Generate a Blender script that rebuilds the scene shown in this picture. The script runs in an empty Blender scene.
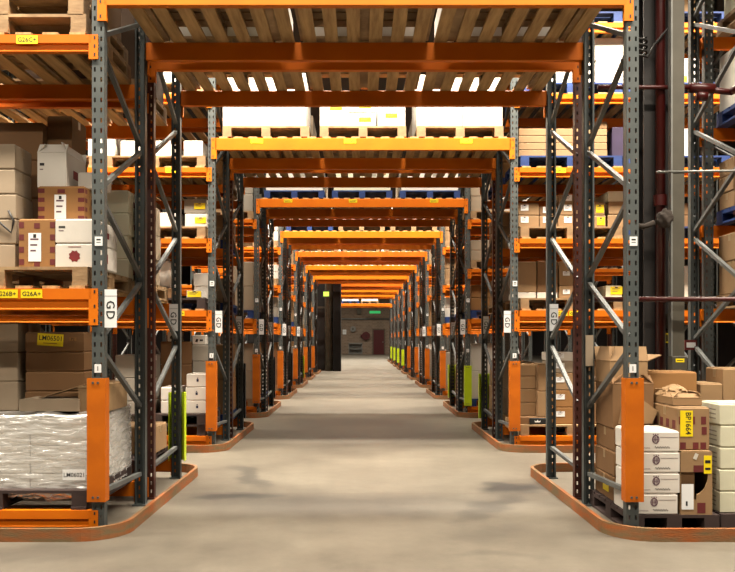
import bpy, bmesh, math, random
from mathutils import Vector, Matrix
rnd = random.Random(7)
S = bpy.context.scene
COL = S.collection
FPX, CX, CY, CAMZ = 815.0, 360.0, 339.0, 1.30

# ------------------------------------------------------------------ materials
def lin(c):
    return tuple((v / 12.92 if v <= .04045 else ((v + .055) / 1.055) ** 2.4) for v in c)
ALB = dict(white=.66, cream=.62, tape=.45, whitetape=.62, ink=1, yellowlabel=.75, whitelabel=.75, yellowgreen=.7, black=.8, grey=.45, beige=.45, deckwood=.85, wood=.5, redpipe=.25, column=.25, trunking=.3, cloth=.25, orange=.55, orange_deep=.55, guard=.5, steel=.38, strut=.42, galv=.5, concretepillar=.9, kerb=.36)
def mat(name, rgb, rough=.6, metal=0., var=.12, scale=8., bump=0., bscale=40., spec=.4, rgb2=None, stretch=None, coat=0.):
    q_ = ALB.get(name, .43); rgb = tuple(v * q_ for v in rgb); rgb2 = tuple(v * q_ for v in rgb2) if rgb2 else None
    m = bpy.data.materials.new(name); m.use_nodes = True
    nt = m.node_tree; b = nt.nodes['Principled BSDF']
    b.inputs['Roughness'].default_value = rough
    b.inputs['Metallic'].default_value = metal
    b.inputs['Specular IOR Level'].default_value = spec
    tc = nt.nodes.new('ShaderNodeTexCoord')
    src = tc.outputs['Object']
    if stretch:
        mp = nt.nodes.new('ShaderNodeMapping'); mp.inputs['Scale'].default_value = stretch
        nt.links.new(src, mp.inputs[0]); src = mp.outputs[0]
    n = nt.nodes.new('ShaderNodeTexNoise'); n.inputs['Scale'].default_value = scale; n.inputs['Detail'].default_value = 5
    nt.links.new(src, n.inputs['Vector'])
    r = nt.nodes.new('ShaderNodeValToRGB')
    a = rgb; c2 = rgb2 if rgb2 else tuple(max(0, v * (1 - 2 * var)) for v in rgb)
    r.color_ramp.elements[0].position = .35; r.color_ramp.elements[1].position = .65
    r.color_ramp.elements[0].color = (*c2, 1); r.color_ramp.elements[1].color = (*a, 1)
    nt.links.new(n.outputs['Fac'], r.inputs[0]); nt.links.new(r.outputs[0], b.inputs['Base Color'])
    if bump:
        n2 = nt.nodes.new('ShaderNodeTexNoise'); n2.inputs['Scale'].default_value = bscale
        nt.links.new(src, n2.inputs['Vector'])
        bp = nt.nodes.new('ShaderNodeBump'); bp.inputs['Strength'].default_value = bump; bp.inputs['Distance'].default_value = .01
        nt.links.new(n2.outputs['Fac'], bp.inputs['Height']); nt.links.new(bp.outputs[0], b.inputs['Normal'])
    return m
M = {}
def add(key, *a, **k): M[key] = mat(key, *a, **k)
add('orange', lin((.98, .515, .0)), rough=.55, var=.05, scale=3, spec=.2, rgb2=lin((.94, .47, .0)))
add('orange_deep', lin((.97, .46, .04)), rough=.5, spec=.25, rgb2=lin((.92, .41, .03)), scale=6)
add('guard', lin((.93, .48, .0)), rough=.55, spec=.25, rgb2=lin((.84, .42, .0)), scale=5)
add('yellowgreen', lin((.80, .90, .08)), rough=.45, var=.04)
add('blackguard', lin((.13, .13, .14)), rough=.5)
add('steel', lin((.46, .48, .47)), rough=.5, metal=.15, rgb2=lin((.38, .41, .41)), scale=4)
add('maroonpaint', lin((.40, .21, .17)), rough=.45, spec=.4, rgb2=lin((.33, .17, .14)), scale=4)
add('strut', lin((.52, .53, .52)), rough=.55, metal=.1, rgb2=lin((.42, .43, .43)), scale=5)
add('wood', lin((.78, .64, .46)), rough=.75, rgb2=lin((.62, .48, .33)), scale=5, stretch=(1, 1, 1), bump=.2)
add('deckwood', lin((.74, .60, .40)), rough=.75, rgb2=lin((.58, .45, .28)), scale=4, stretch=(6, .6, 1), bump=.2)
add('bluewood', lin((.14, .32, .62)), rough=.6, rgb2=lin((.10, .22, .50)), scale=6)
add('darkwood', lin((.30, .22, .20)), rough=.8, scale=6)
add('kerb', lin((.82, .44, .15)), rough=.75, rgb2=lin((.60, .50, .34)), scale=4, stretch=(1, 1, 5), bump=.3)
for key, c in dict(tan=(.76, .60, .42), brown=(.62, .45, .28), beige=(.80, .71, .60), white=(.90, .87, .83), cream=(.90, .88, .77),
                   grey=(.72, .68, .62), dark=(.40, .29, .20), ochre=(.74, .52, .28)).items():
    add(key, lin(c), rough=.78, var=.05, scale=3, bump=.12, bscale=18)
add('tape', lin((.74, .62, .46)), rough=.3, var=.03)
add('whitetape', lin((.88, .85, .80)), rough=.3, var=.03)
add('ink', lin((.06, .06, .06)), rough=.6, var=.02)
add('redink', lin((.62, .13, .15)), rough=.7, var=.05)
add('plumink', lin((.50, .36, .42)), rough=.7, var=.05)
add('maroon', lin((.52, .17, .16)), rough=.75, var=.08)
add('yellowlabel', lin((.95, .84, .05)), rough=.5, var=.03)
add('whitelabel', lin((.93, .93, .93)), rough=.5, var=.02)
add('redpipe', lin((.46, .12, .10)), rough=.35, var=.1)
add('column', lin((.22, .18, .17)), rough=.6, var=.1)
add('trunking', lin((.55, .52, .46)), rough=.45, metal=.3, var=.08)
add('cable', lin((.20, .18, .17)), rough=.5)
add('cloth', lin((.40, .34, .30)), rough=.9, bump=.5, bscale=30)
add('black', lin((.05, .045, .05)), rough=.7, var=.1)
add('concretepillar', lin((.36, .33, .28)), rough=.6, var=.15)
add('doorred', lin((.42, .06, .08)), rough=.5, var=.05)
add('doorframe', lin((.50, .42, .34)), rough=.6)
add('galv', lin((.68, .68, .66)), rough=.4, metal=.4)
add('navy', lin((.10, .13, .34)), rough=.6)
add('purple', lin((.28, .22, .36)), rough=.5)

def emis(key, rgb, s):
    m = bpy.data.materials.new(key); m.use_nodes = True; b = m.node_tree.nodes['Principled BSDF']
    b.inputs['Base Color'].default_value = (*rgb, 1); b.inputs['Emission Color'].default_value = (*rgb, 1); b.inputs['Emission Strength'].default_value = s
    M[key] = m
emis('exitgreen', (.03, .55, .15), .35)
emis('exityellow', (.55, .85, .1), 1.6)
def film_mat():
    m = bpy.data.materials.new('stretch_film'); m.use_nodes = True; nt = m.node_tree; nt.nodes.clear()
    out = nt.nodes.new('ShaderNodeOutputMaterial')
    tr = nt.nodes.new('ShaderNodeBsdfTransparent'); tr.inputs[0].default_value = (.97, .97, .96, 1)
    gl = nt.nodes.new('ShaderNodeBsdfGlossy'); gl.inputs['Roughness'].default_value = .16; gl.inputs[0].default_value = (.95, .95, .95, 1)
    df = nt.nodes.new('ShaderNodeBsdfDiffuse'); df.inputs[0].default_value = (.80, .78, .75, 1)
    m1 = nt.nodes.new('ShaderNodeMixShader'); m1.inputs[0].default_value = .5
    m2 = nt.nodes.new('ShaderNodeMixShader'); m2.inputs[0].default_value = .55
    tc = nt.nodes.new('ShaderNodeTexCoord'); mp = nt.nodes.new('ShaderNodeMapping'); mp.inputs['Scale'].default_value = (3, 3, 12)
    n = nt.nodes.new('ShaderNodeTexNoise'); n.inputs['Scale'].default_value = 2.2; n.inputs['Detail'].default_value = 4
    bp = nt.nodes.new('ShaderNodeBump'); bp.inputs['Strength'].default_value = .7; bp.inputs['Distance'].default_value = .03
    L = nt.links.new
    L(tc.outputs['Object'], mp.inputs[0]); L(mp.outputs[0], n.inputs['Vector']); L(n.outputs['Fac'], bp.inputs['Height'])
    L(bp.outputs[0], gl.inputs['Normal']); L(bp.outputs[0], df.inputs['Normal'])
    L(gl.outputs[0], m1.inputs[1]); L(df.outputs[0], m1.inputs[2])
    rp = nt.nodes.new('ShaderNodeMapRange'); rp.inputs[1].default_value = .3; rp.inputs[2].default_value = .7; rp.inputs[3].default_value = .35; rp.inputs[4].default_value = .8
    L(n.outputs['Fac'], rp.inputs[0]); L(rp.outputs[0], m2.inputs[0])
    L(tr.outputs[0], m2.inputs[1]); L(m1.outputs[0], m2.inputs[2]); L(m2.outputs[0], out.inputs[0])
    M['film'] = m
film_mat()
def floor_mat():
    m = bpy.data.materials.new('concrete_floor'); m.use_nodes = True; nt = m.node_tree; b = nt.nodes['Principled BSDF']
    L = nt.links.new; N = nt.nodes.new
    b.inputs['Roughness'].default_value = .5; b.inputs['Specular IOR Level'].default_value = .35
    tc = N('ShaderNodeTexCoord')
    n1 = N('ShaderNodeTexNoise'); n1.inputs['Scale'].default_value = .9; n1.inputs['Detail'].default_value = 8; n1.inputs['Roughness'].default_value = .6
    L(tc.outputs['Object'], n1.inputs['Vector'])
    r1 = N('ShaderNodeValToRGB'); r1.color_ramp.elements[0].position = .3; r1.color_ramp.elements[1].position = .7
    r1.color_ramp.elements[0].color = (*lin((.30, .278, .245)), 1); r1.color_ramp.elements[1].color = (*lin((.395, .37, .328)), 1)
    L(n1.outputs['Fac'], r1.inputs[0])
    n2 = N('ShaderNodeTexNoise'); n2.inputs['Scale'].default_value = 7; n2.inputs['Detail'].default_value = 10; n2.inputs['Roughness'].default_value = .75
    L(tc.outputs['Object'], n2.inputs['Vector'])
    r2 = N('ShaderNodeMapRange'); r2.inputs[1].default_value = .3; r2.inputs[2].default_value = .7; r2.inputs[3].default_value = .80; r2.inputs[4].default_value = 1.07
    L(n2.outputs['Fac'], r2.inputs[0])
    mx = N('ShaderNodeMix'); mx.data_type = 'RGBA'; mx.blend_type = 'MULTIPLY'; mx.inputs[0].default_value = 1
    L(r1.outputs[0], mx.inputs[6])
    cr = N('ShaderNodeCombineColor')
    for i in range(3): L(r2.outputs[0], cr.inputs[i])
    L(cr.outputs[0], mx.inputs[7])
    col = mx.outputs[2]
    # dark tyre scuffs where trucks turn; wide patches mix stain with painted rack shade
    def scuff_and_shade(col, cx, cy, sx, sy, rot, amount, c=(.14, .135, .135)):
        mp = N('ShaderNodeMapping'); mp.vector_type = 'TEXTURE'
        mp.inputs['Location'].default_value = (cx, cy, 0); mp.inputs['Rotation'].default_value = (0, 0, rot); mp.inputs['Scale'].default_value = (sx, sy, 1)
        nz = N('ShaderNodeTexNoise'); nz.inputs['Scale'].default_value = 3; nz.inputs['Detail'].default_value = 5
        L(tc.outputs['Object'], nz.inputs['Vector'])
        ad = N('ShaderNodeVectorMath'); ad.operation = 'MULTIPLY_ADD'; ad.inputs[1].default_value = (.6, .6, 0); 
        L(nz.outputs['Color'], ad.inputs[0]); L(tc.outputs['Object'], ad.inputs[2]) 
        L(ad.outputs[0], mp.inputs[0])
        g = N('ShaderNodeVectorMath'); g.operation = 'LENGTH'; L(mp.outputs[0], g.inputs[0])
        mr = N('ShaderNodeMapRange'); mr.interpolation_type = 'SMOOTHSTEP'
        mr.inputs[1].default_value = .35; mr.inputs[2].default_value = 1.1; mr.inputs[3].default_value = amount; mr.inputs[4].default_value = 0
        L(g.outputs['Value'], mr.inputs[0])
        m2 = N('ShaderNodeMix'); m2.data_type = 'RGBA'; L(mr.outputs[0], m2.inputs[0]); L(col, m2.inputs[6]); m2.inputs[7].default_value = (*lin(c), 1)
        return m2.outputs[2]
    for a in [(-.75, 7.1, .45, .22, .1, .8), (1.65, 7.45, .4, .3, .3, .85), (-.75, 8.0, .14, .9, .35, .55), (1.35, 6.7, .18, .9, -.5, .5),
              (.25, 6.7, 1.7, .6, 0, .45), (.3, 11.9, 1.75, 2.5, 0, .50), (1.15, 5.8, .5, .3, .4, .25), (.25, 13.2, 1.3, .9, 0, .25), (-1.6, 5.3, .6, .25, 0, .25), (1.1, 5.2, .3, .12, 0, .2)]:  # the wide ones paint in shade round the near racks, with some staining
        col = scuff_and_shade(col, *a)
    # floor joints across the passage
    sp = N('ShaderNodeSeparateXYZ'); L(tc.outputs['Object'], sp.inputs[0])
    ab = N('ShaderNodeMath'); ab.operation = 'ADD'; ab.inputs[1].default_value = -6.85; L(sp.outputs['Y'], ab.inputs[0])
    md = N('ShaderNodeMath'); md.operation = 'PINGPONG'; md.inputs[1].default_value = 4.08; L(ab.outputs[0], md.inputs[0])
    lt = N('ShaderNodeMath'); lt.operation = 'LESS_THAN'; lt.inputs[1].default_value = .008; L(md.outputs[0], lt.inputs[0])
    m3 = N('ShaderNodeMix'); m3.data_type = 'RGBA'; L(lt.outputs[0], m3.inputs[0]); L(col, m3.inputs[6]); m3.inputs[7].default_value = (*lin((.3, .26, .22)), 1)
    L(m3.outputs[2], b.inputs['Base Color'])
    bp = N('ShaderNodeBump'); bp.inputs['Strength'].default_value = .1; bp.inputs['Distance'].default_value = .01
    L(n2.outputs['Fac'], bp.inputs['Height']); L(bp.outputs[0], b.inputs['Normal'])
    M['floor'] = m
floor_mat()
def brick_mat():
    m = bpy.data.materials.new('brick_wall'); m.use_nodes = True; nt = m.node_tree; b = nt.nodes['Principled BSDF']
    tc = nt.nodes.new('ShaderNodeTexCoord'); mp = nt.nodes.new('ShaderNodeMapping'); mp.inputs['Rotation'].default_value = (math.pi / 2, 0, 0)
    br = nt.nodes.new('ShaderNodeTexBrick'); br.inputs['Scale'].default_value = 2
    br.inputs['Color1'].default_value = (*lin((.50, .42, .35)), 1); br.inputs['Color2'].default_value = (*lin((.42, .35, .29)), 1); br.inputs['Mortar'].default_value = (*lin((.55, .50, .45)), 1)
    nt.links.new(tc.outputs['Object'], mp.inputs[0]); nt.links.new(mp.outputs[0], br.inputs['Vector']); nt.links.new(br.outputs[0], b.inputs['Base Color'])
    b.inputs['Roughness'].default_value = .85
    M['brick'] = m
brick_mat()
add('ceilingpaint', lin((.22, .20, .20)), rough=.9)
add('wallpaint', lin((.20, .16, .16)), rough=.9)

# ------------------------------------------------------------------ mesh helpers
class MB:
    def __init__(s): s.v = []; s.f = []; s.m = []; s.mats = []
    def mi(s, k):
        if k not in s.mats: s.mats.append(k)
        return s.mats.index(k)
    def box(s, x0, x1, y0, y1, z0, z1, k):
        i = len(s.v); mi = s.mi(k)
        s.v += [(x0, y0, z0), (x1, y0, z0), (x1, y1, z0), (x0, y1, z0), (x0, y0, z1), (x1, y0, z1), (x1, y1, z1), (x0, y1, z1)]
        for q in ((0, 3, 2, 1), (4, 5, 6, 7), (0, 1, 5, 4), (1, 2, 6, 5), (2, 3, 7, 6), (3, 0, 4, 7)):
            s.f.append(tuple(i + a for a in q)); s.m.append(mi)
        return s
    def cbox(s, x0, x1, y0, y1, z0, z1, k, e=.006):
        i = len(s.v); mi = s.mi(k)
        for z, q in ((z0, e), (z0 + e, 0), (z1 - e, 0), (z1, e)):
            s.v += [(x0 + q, y0 + q, z), (x1 - q, y0 + q, z), (x1 - q, y1 - q, z), (x0 + q, y1 - q, z)]
        s.f.append((i + 3, i + 2, i + 1, i)); s.m.append(mi); s.f.append((i + 12, i + 13, i + 14, i + 15)); s.m.append(mi)
        for r in range(3):
            for j in range(4): s.f.append((i + r * 4 + j, i + r * 4 + (j + 1) % 4, i + r * 4 + 4 + (j + 1) % 4, i + r * 4 + 4 + j)); s.m.append(mi)
        return s
    def bar(s, a, b, w, d, k, up=(1, 0, 0)):
        a, b = Vector(a), Vector(b); t = (b - a).normalized(); u = Vector(up); u = (u - t * u.dot(t)).normalized(); n = t.cross(u)
        i = len(s.v); mi = s.mi(k)
        for p in (a, b):
            for su, sn in ((-1, -1), (1, -1), (1, 1), (-1, 1)): s.v.append(tuple(p + u * su * w / 2 + n * sn * d / 2))
        for q in ((0, 3, 2, 1), (4, 5, 6, 7), (0, 1, 5, 4), (1, 2, 6, 5), (2, 3, 7, 6), (3, 0, 4, 7)):
            s.f.append(tuple(i + a for a in q)); s.m.append(mi)
        return s
    def prism(s, poly, axis, a0, a1, k):       # poly in the plane across the axis
        i = len(s.v); n = len(poly); mi = s.mi(k)
        for a in (a0, a1):
            for p in poly:
                s.v.append({'x': (a, p[0], p[1]), 'y': (p[0], a, p[1]), 'z': (p[0], p[1], a)}[axis])
        s.f.append(tuple(range(i + n - 1, i - 1, -1))); s.m.append(mi)
        s.f.append(tuple(range(i + n, i + 2 * n))); s.m.append(mi)
        for j in range(n): s.f.append((i + j, i + (j + 1) % n, i + n + (j + 1) % n, i + n + j)); s.m.append(mi)
        return s
    def cyl(s, a, b, r, k, n=14, r2=None):
        a, b = Vector(a), Vector(b); t = (b - a).normalized(); u = t.orthogonal().normalized(); w = t.cross(u); i = len(s.v); mi = s.mi(k)
        for p, rr in ((a, r), (b, r if r2 is None else r2)):
            for j in range(n):
                q = 2 * math.pi * j / n; s.v.append(tuple(p + (u * math.cos(q) + w * math.sin(q)) * rr))
        s.f.append(tuple(range(i + n - 1, i - 1, -1))); s.m.append(mi); s.f.append(tuple(range(i + n, i + 2 * n))); s.m.append(mi)
        for j in range(n): s.f.append((i + j, i + (j + 1) % n, i + n + (j + 1) % n, i + n + j)); s.m.append(mi)
        return s
    def quad(s, pts, k):
        i = len(s.v); s.v += [tuple(p) for p in pts]; s.f.append(tuple(range(i, i + len(pts)))); s.m.append(s.mi(k)); return s
    def tube(s, pts, r, k, n=10):
        pts = [Vector(p) for p in pts]; mi = s.mi(k); i0 = len(s.v); u = None
        for j, p in enumerate(pts):
            t = (pts[min(j + 1, len(pts) - 1)] - pts[max(j - 1, 0)]).normalized()
            u = t.orthogonal().normalized() if u is None else (u - t * u.dot(t)).normalized(); w = t.cross(u)
            for q in range(n):
                a = 2 * math.pi * q / n; s.v.append(tuple(p + (u * math.cos(a) + w * math.sin(a)) * r))
        for j in range(len(pts) - 1):
            for q in range(n): s.f.append((i0 + j * n + q, i0 + j * n + (q + 1) % n, i0 + (j + 1) * n + (q + 1) % n, i0 + (j + 1) * n + q)); s.m.append(mi)
        s.f.append(tuple(range(i0 + n - 1, i0 - 1, -1))); s.m.append(mi)
        e = i0 + (len(pts) - 1) * n; s.f.append(tuple(range(e, e + n))); s.m.append(mi)
        return s
    def text(s, body, size, loc, k, rot=0., face='-y', maxw=None, align='CENTER'):
        vs, fs = glyphs(body); 
        if not vs: return s
        xs = [v[0] for v in vs]; ys = [v[1] for v in vs]; cx, cy = (min(xs) + max(xs)) / 2, (min(ys) + max(ys)) / 2
        hh = max(ys) - min(ys); sc = size / hh; sx = sc
        if maxw and (max(xs) - min(xs)) * sc > maxw: sx = maxw / (max(xs) - min(xs))
        c, q = math.cos(rot), math.sin(rot); i = len(s.v); mi = s.mi(k)
        for x, y, _ in vs:
            a, b = (x - cx) * sx, (y - cy) * sc; a, b = a * c - b * q, a * q + b * c
            if face == '-y': s.v.append((loc[0] + a, loc[1], loc[2] + b))
            elif face == '-x': s.v.append((loc[0], loc[1] - a, loc[2] + b))
            else: s.v.append((loc[0], loc[1] + a, loc[2] + b))
        for f in fs: s.f.append(tuple(i + j for j in f)); s.m.append(mi)
        return s
    def mesh(s, name, bevel=0., smooth=False):
        me = bpy.data.meshes.new(name); me.from_pydata(s.v, [], s.f)
        for k in s.mats: me.materials.append(M[k])
        me.polygons.foreach_set('material_index', s.m)
        if bevel:
            bm = bmesh.new(); bm.from_mesh(me); bmesh.ops.bevel(bm, geom=list(bm.edges), offset=bevel, segments=1, affect='EDGES', clamp_overlap=True); bm.to_mesh(me); bm.free()
        if smooth: me.polygons.foreach_set('use_smooth', [True] * len(me.polygons))
        me.update(); return me
_gl = {}
def glyphs(body):
    if body not in _gl:
        cu = bpy.data.curves.new('glyph', 'FONT'); cu.body = body; cu.resolution_u = 2; cu.offset = .012
        o = bpy.data.objects.new('glyph', cu); COL.objects.link(o); dg = bpy.context.evaluated_depsgraph_get()
        me = bpy.data.meshes.new_from_object(o.evaluated_get(dg))
        _gl[body] = ([tuple(v.co) for v in me.vertices], [tuple(p.vertices) for p in me.polygons])
        bpy.data.objects.remove(o); bpy.data.meshes.remove(me); bpy.data.curves.remove(cu)
    return _gl[body]

USED = {}
def tag(o, label, cat, group=None, kind=None):
    n = 2; base = label
    if label in USED: print('DUPLICATE LABEL:', label)
    USED[label] = 1
    nw = len(label.replace('-', ' ').split())
    if nw > 16 or nw < 4: print('LABEL LENGTH', nw, label)
    o['label'] = label; o['category'] = cat
    if group: o['group'] = group
    if kind: o['kind'] = kind
    return o
def link(name, me, parent=None, loc=(0, 0, 0), rot=(0, 0, 0)):
    o = bpy.data.objects.new(name, me); COL.objects.link(o); o.location = loc; o.rotation_euler = rot
    if parent: o.parent = parent
    return o
def struct(name, mb, loc=(0, 0, 0)):
    o = link(name, mb.mesh(name), None, loc); o['kind'] = 'structure'; return o
def X(px, y): return (px - CX) * y / FPX
ORD = ['first', 'second', 'third', 'fourth', 'fifth', 'sixth', 'seventh', 'eighth', 'ninth', 'tenth', 'eleventh']
SIDE = {-1: 'left-side', 1: 'right-side'}

# ------------------------------------------------------------------ room shell
struct('floor', MB().box(-14, 14, -8, 68.3, -.2, 0, 'floor'))
struct('ceiling', MB().box(-14, 14, -8, 68.3, 9.0, 9.2, 'ceilingpaint'))
struct('wall_left', MB().box(-14.3, -14, -8, 68.3, 0, 9.0, 'wallpaint'))
struct('wall_right', MB().box(14, 14.3, -8, 68.3, 0, 9.0, 'wallpaint'))
struct('wall_front', MB().box(-14, 14, -8.3, -8, 0, 9.0, 'wallpaint'))
struct('wall_back', MB().box(-14, 14, 68, 68.3, 0, 9.0, 'brick'))

# ------------------------------------------------------------------ racks
D_AR, D_BF, D_BR, PITCH, ROW0 = 1.01, 1.28, 2.25, 4.08, 5.37
XL, XR, HP = -1.715, 1.785, 5.9
def yrow(k): return ROW0 + PITCH * k
def post_mesh():
    mb = MB(); xs = [-.04, -.027, -.015, .015, .027, .04]; pitch = .0667; z = .012
    mi = mb.mi('steel')
    for ysh in (-.035, -.031):
        z = .012
        while z < HP:
            z1 = min(z + .037, HP); z2 = min(z + pitch, HP)
            mb.quad([(-.04, ysh, z), (.04, ysh, z), (.04, ysh, z1), (-.04, ysh, z1)], 'steel')
            if z2 > z1:
                for a, b in ((0, 1), (2, 3), (4, 5)):
                    mb.quad([(xs[a], ysh, z1), (xs[b], ysh, z1), (xs[b], ysh, z2), (xs[a], ysh, z2)], 'steel')
            z += pitch
    for sx in (-1, 1):
        a, b = sorted((sx * .04, sx * .036)); mb.box(a, b, -.0309, .035, .012, HP, 'steel')
        a, b = sorted((sx * .04, sx * .026)); mb.box(a, b, .031, .035, .012, HP, 'steel')
    mb.box(-.055, .055, -.05, .05, 0, .012, 'steel')
    return mb.mesh('upright_post')
POST = post_mesh()
POST_M = POST.copy(); POST_M.materials[0] = M['maroonpaint']
_c = {}
def cached(key, fn):
    if key not in _c: _c[key] = fn()
    return _c[key]
def guard_mesh(k, z0, z1, w=.06):
    mb = MB(); mb.box(-w, w, -.075, -.068, z0, z1, k); mb.box(-w, .007 - w, -.068, .01, z0, z1, k); mb.box(w - .007, w, -.068, .01, z0, z1, k)
    for z in (z0 + .03, z1 - .03):
        for x in (-.02, .012): mb.cyl((x, -.080, z), (x, -.074, z), .008, 'steel', 8)
    return mb.mesh('post_guard')
def sigma(L, h, k='orange'):
    mb = MB(); p = [(-.028, h), (-.028, h * .50), (-.010, h * .42), (-.010, h * .13), (-.024, h * .06), (-.024, 0), (.025, 0), (.025, h)]
    return mb.prism(p, 'x', 0, L, k).mesh('beam')
def boxbeam(L, h, k='orange'): return MB().box(0, L, -.028, .025, 0, h, k).mesh('beam', bevel=.004)
def conn_mesh(drop, h):
    mb = MB(); mb.box(-.03, .03, -.046, -.038, -drop, h, 'orange'); mb.box(.024, .03, -.038, -.012, -drop, h, 'orange')
    for i in range(3): mb.box(-.014, -.004, -.0475, -.046, -drop + .02 + i * (h + drop - .05) / 2, -drop + .04 + i * (h + drop - .05) / 2, 'ink')
    return mb.mesh('connector')
def label_mesh(txt, w=.14, h=.055):
    return MB().box(-w / 2, w / 2, -.002, 0, 0, h, 'yellowlabel').text(txt, h * .55, (0, -.0026, h / 2), 'ink', maxw=w * .86).mesh('location_label')
def sign_mesh(txt):
    mb = MB().box(-.04, .04, -.003, 0, 0, .25, 'whitelabel'); mb.box(-.038, .038, -.0035, -.003, .205, .208, 'ink')
    mb.text(txt[0], .056, (0, -.004, .150), 'ink', rot=-math.pi / 2); mb.text(txt[1], .056, (0, -.004, .082), 'ink', rot=-math.pi / 2)
    return mb.mesh('aisle_sign')
NODE_OUT = [.27, 1.27, 2.27, 3.27, 4.27, 5.27]
NODE_IN = [.25, .75, 1.76, 2.78, 3.78, 4.78]
def frame(root, x, yf, yr, outer_is_front, k, side, gfront=None, gback=None, signs=True, detail=True):
    ry = root.location.y
    pf = link('upright_post', POST if outer_is_front else POST_M, root, (x, yf - ry, 0)); pr = link('upright_post', POST, root, (x, yr - ry, 0), (0, 0, math.pi))
    yo, yi = (yf, yr) if outer_is_front else (yr, yf)
    L = []
    s = 1 if yi > yo else -1
    L.append(((yo + s * .03, .29), (yi - s * .03, .25)))
    zi = NODE_IN[1:]
    for i in range(1, len(NODE_OUT)):
        L.append(((yo + s * .03, NODE_OUT[i] - .04), (yi - s * .03, zi[i - 1] + .03)))
        if i < len(zi): L.append(((yo + s * .03, NODE_OUT[i] + .04), (yi - s * .03, zi[i] - .03)))
    if detail:
        for (ya, za), (yb, zb) in L:
            link('brace', cached(('br', round(yb - ya, 3), round(zb - za, 3)), lambda: MB().bar((0, 0, 0), (0, yb - ya, zb - za), .032, .03, 'strut').mesh('brace')), root, (x, ya - ry, za))
    else:
        def mk():
            mb = MB()
            for (ya, za), (yb, zb) in L: mb.bar((0, ya - yf, za), (0, yb - yf, zb), .032, .03, 'strut')
            return mb.mesh('bracing')
        link('bracing', cached(('brs', outer_is_front, round(yr - yf, 3)), mk), root, (x, yf - ry, 0))
    if gfront: link('post_guard', cached(('g', gfront), lambda: guard_mesh(*gfront)), pf)
    if gback: link('post_guard', cached(('g', gback), lambda: guard_mesh(*gback)), pr)
    if signs and k <= 4:
        sx = -side * .082
        if k == 0 and side > 0 and outer_is_front: link('notice_board', MB().box(-.03, .03, -.003, 0, 0, .24, 'beige').mesh('notice_board'), pr, (0, .040, 1.09), (0, 0, 0))
        elif outer_is_front: link('aisle_sign', cached('sgG', lambda: sign_mesh('GD')), pf, (sx, -.03, 1.375))
        else:
            o = link('aisle_sign', cached('sgG', lambda: sign_mesh('GD')), pr, (-side * .018, .042, 1.375), (0, 0, math.pi))
        tgt = pf if outer_is_front else pr
        link('post_label', cached('plab', lambda: MB().box(-.025, .025, -.003, 0, 0, .06, 'whitelabel').box(-.014, .014, -.0035, -.003, .02, .024, 'ink').box(-.014, .014, -.0035, -.003, .035, .045, 'ink').mesh('post_label')), tgt, (.005, -.036, 1.91))
        link('post_label', cached('plab2', lambda: MB().box(-.022, .022, -.003, 0, 0, .055, 'whitelabel').text('1', .03, (0, -.004, .027), 'ink').mesh('post_label')), tgt, (.0, -.036, 1.08))
    return pf, pr
def beam(root, x0, x1, y, ztop, h, facing, kind='sigma', labels=(), conn=True, col='orange'):
    """facing -1: towards the camera side (front posts); +1: turned round"""
    ry = root.location.y; Ln = x1 - x0
    me = cached((kind, round(Ln, 3), h, col), lambda: (sigma if kind == 'sigma' else boxbeam)(Ln, h, col))
    if facing < 0: b = link('beam', me, root, (x0, y - ry - .018, ztop - h))
    else: b = link('beam', me, root, (x1, y - ry + .018, ztop - h), (0, 0, math.pi))
    if conn:
        cm = cached(('con', h), lambda: conn_mesh(.10 if kind == 'box' else .05, h)); yo = .018
        link('connector', cm, b, (-.012, yo, 0)); link('connector', cached(('con2', h), lambda: flipx(cm)), b, (Ln + .012, yo, 0))
    for px, t in labels:
        link('location_label', cached(('ll', t), lambda: label_mesh(t)), b, (px, -.0285, h - .062))
    return b
def flipx(me):
    m2 = me.copy()
    for v in m2.vertices: v.co.x = -v.co.x
    m2.flip_normals(); return m2
def deck_mesh(W, D, n):
    mb = MB(); p = W / n
    for i in range(n): mb.box(i * p + p * .21, (i + 1) * p - p * .21, 0, D, 0, .02, 'deckwood')
    return mb.mesh('timber_deck')
def deck(x0, x1, y0, y1, ztop, label, group):
    n = max(3, round((x1 - x0) / .171))
    o = link('timber_deck', cached(('deck', round(x1 - x0, 2), round(y1 - y0, 2)), lambda: deck_mesh(x1 - x0, y1 - y0, n)), None, (x0, y0, ztop))
    tag(o, label, 'decking', group); return o

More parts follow.
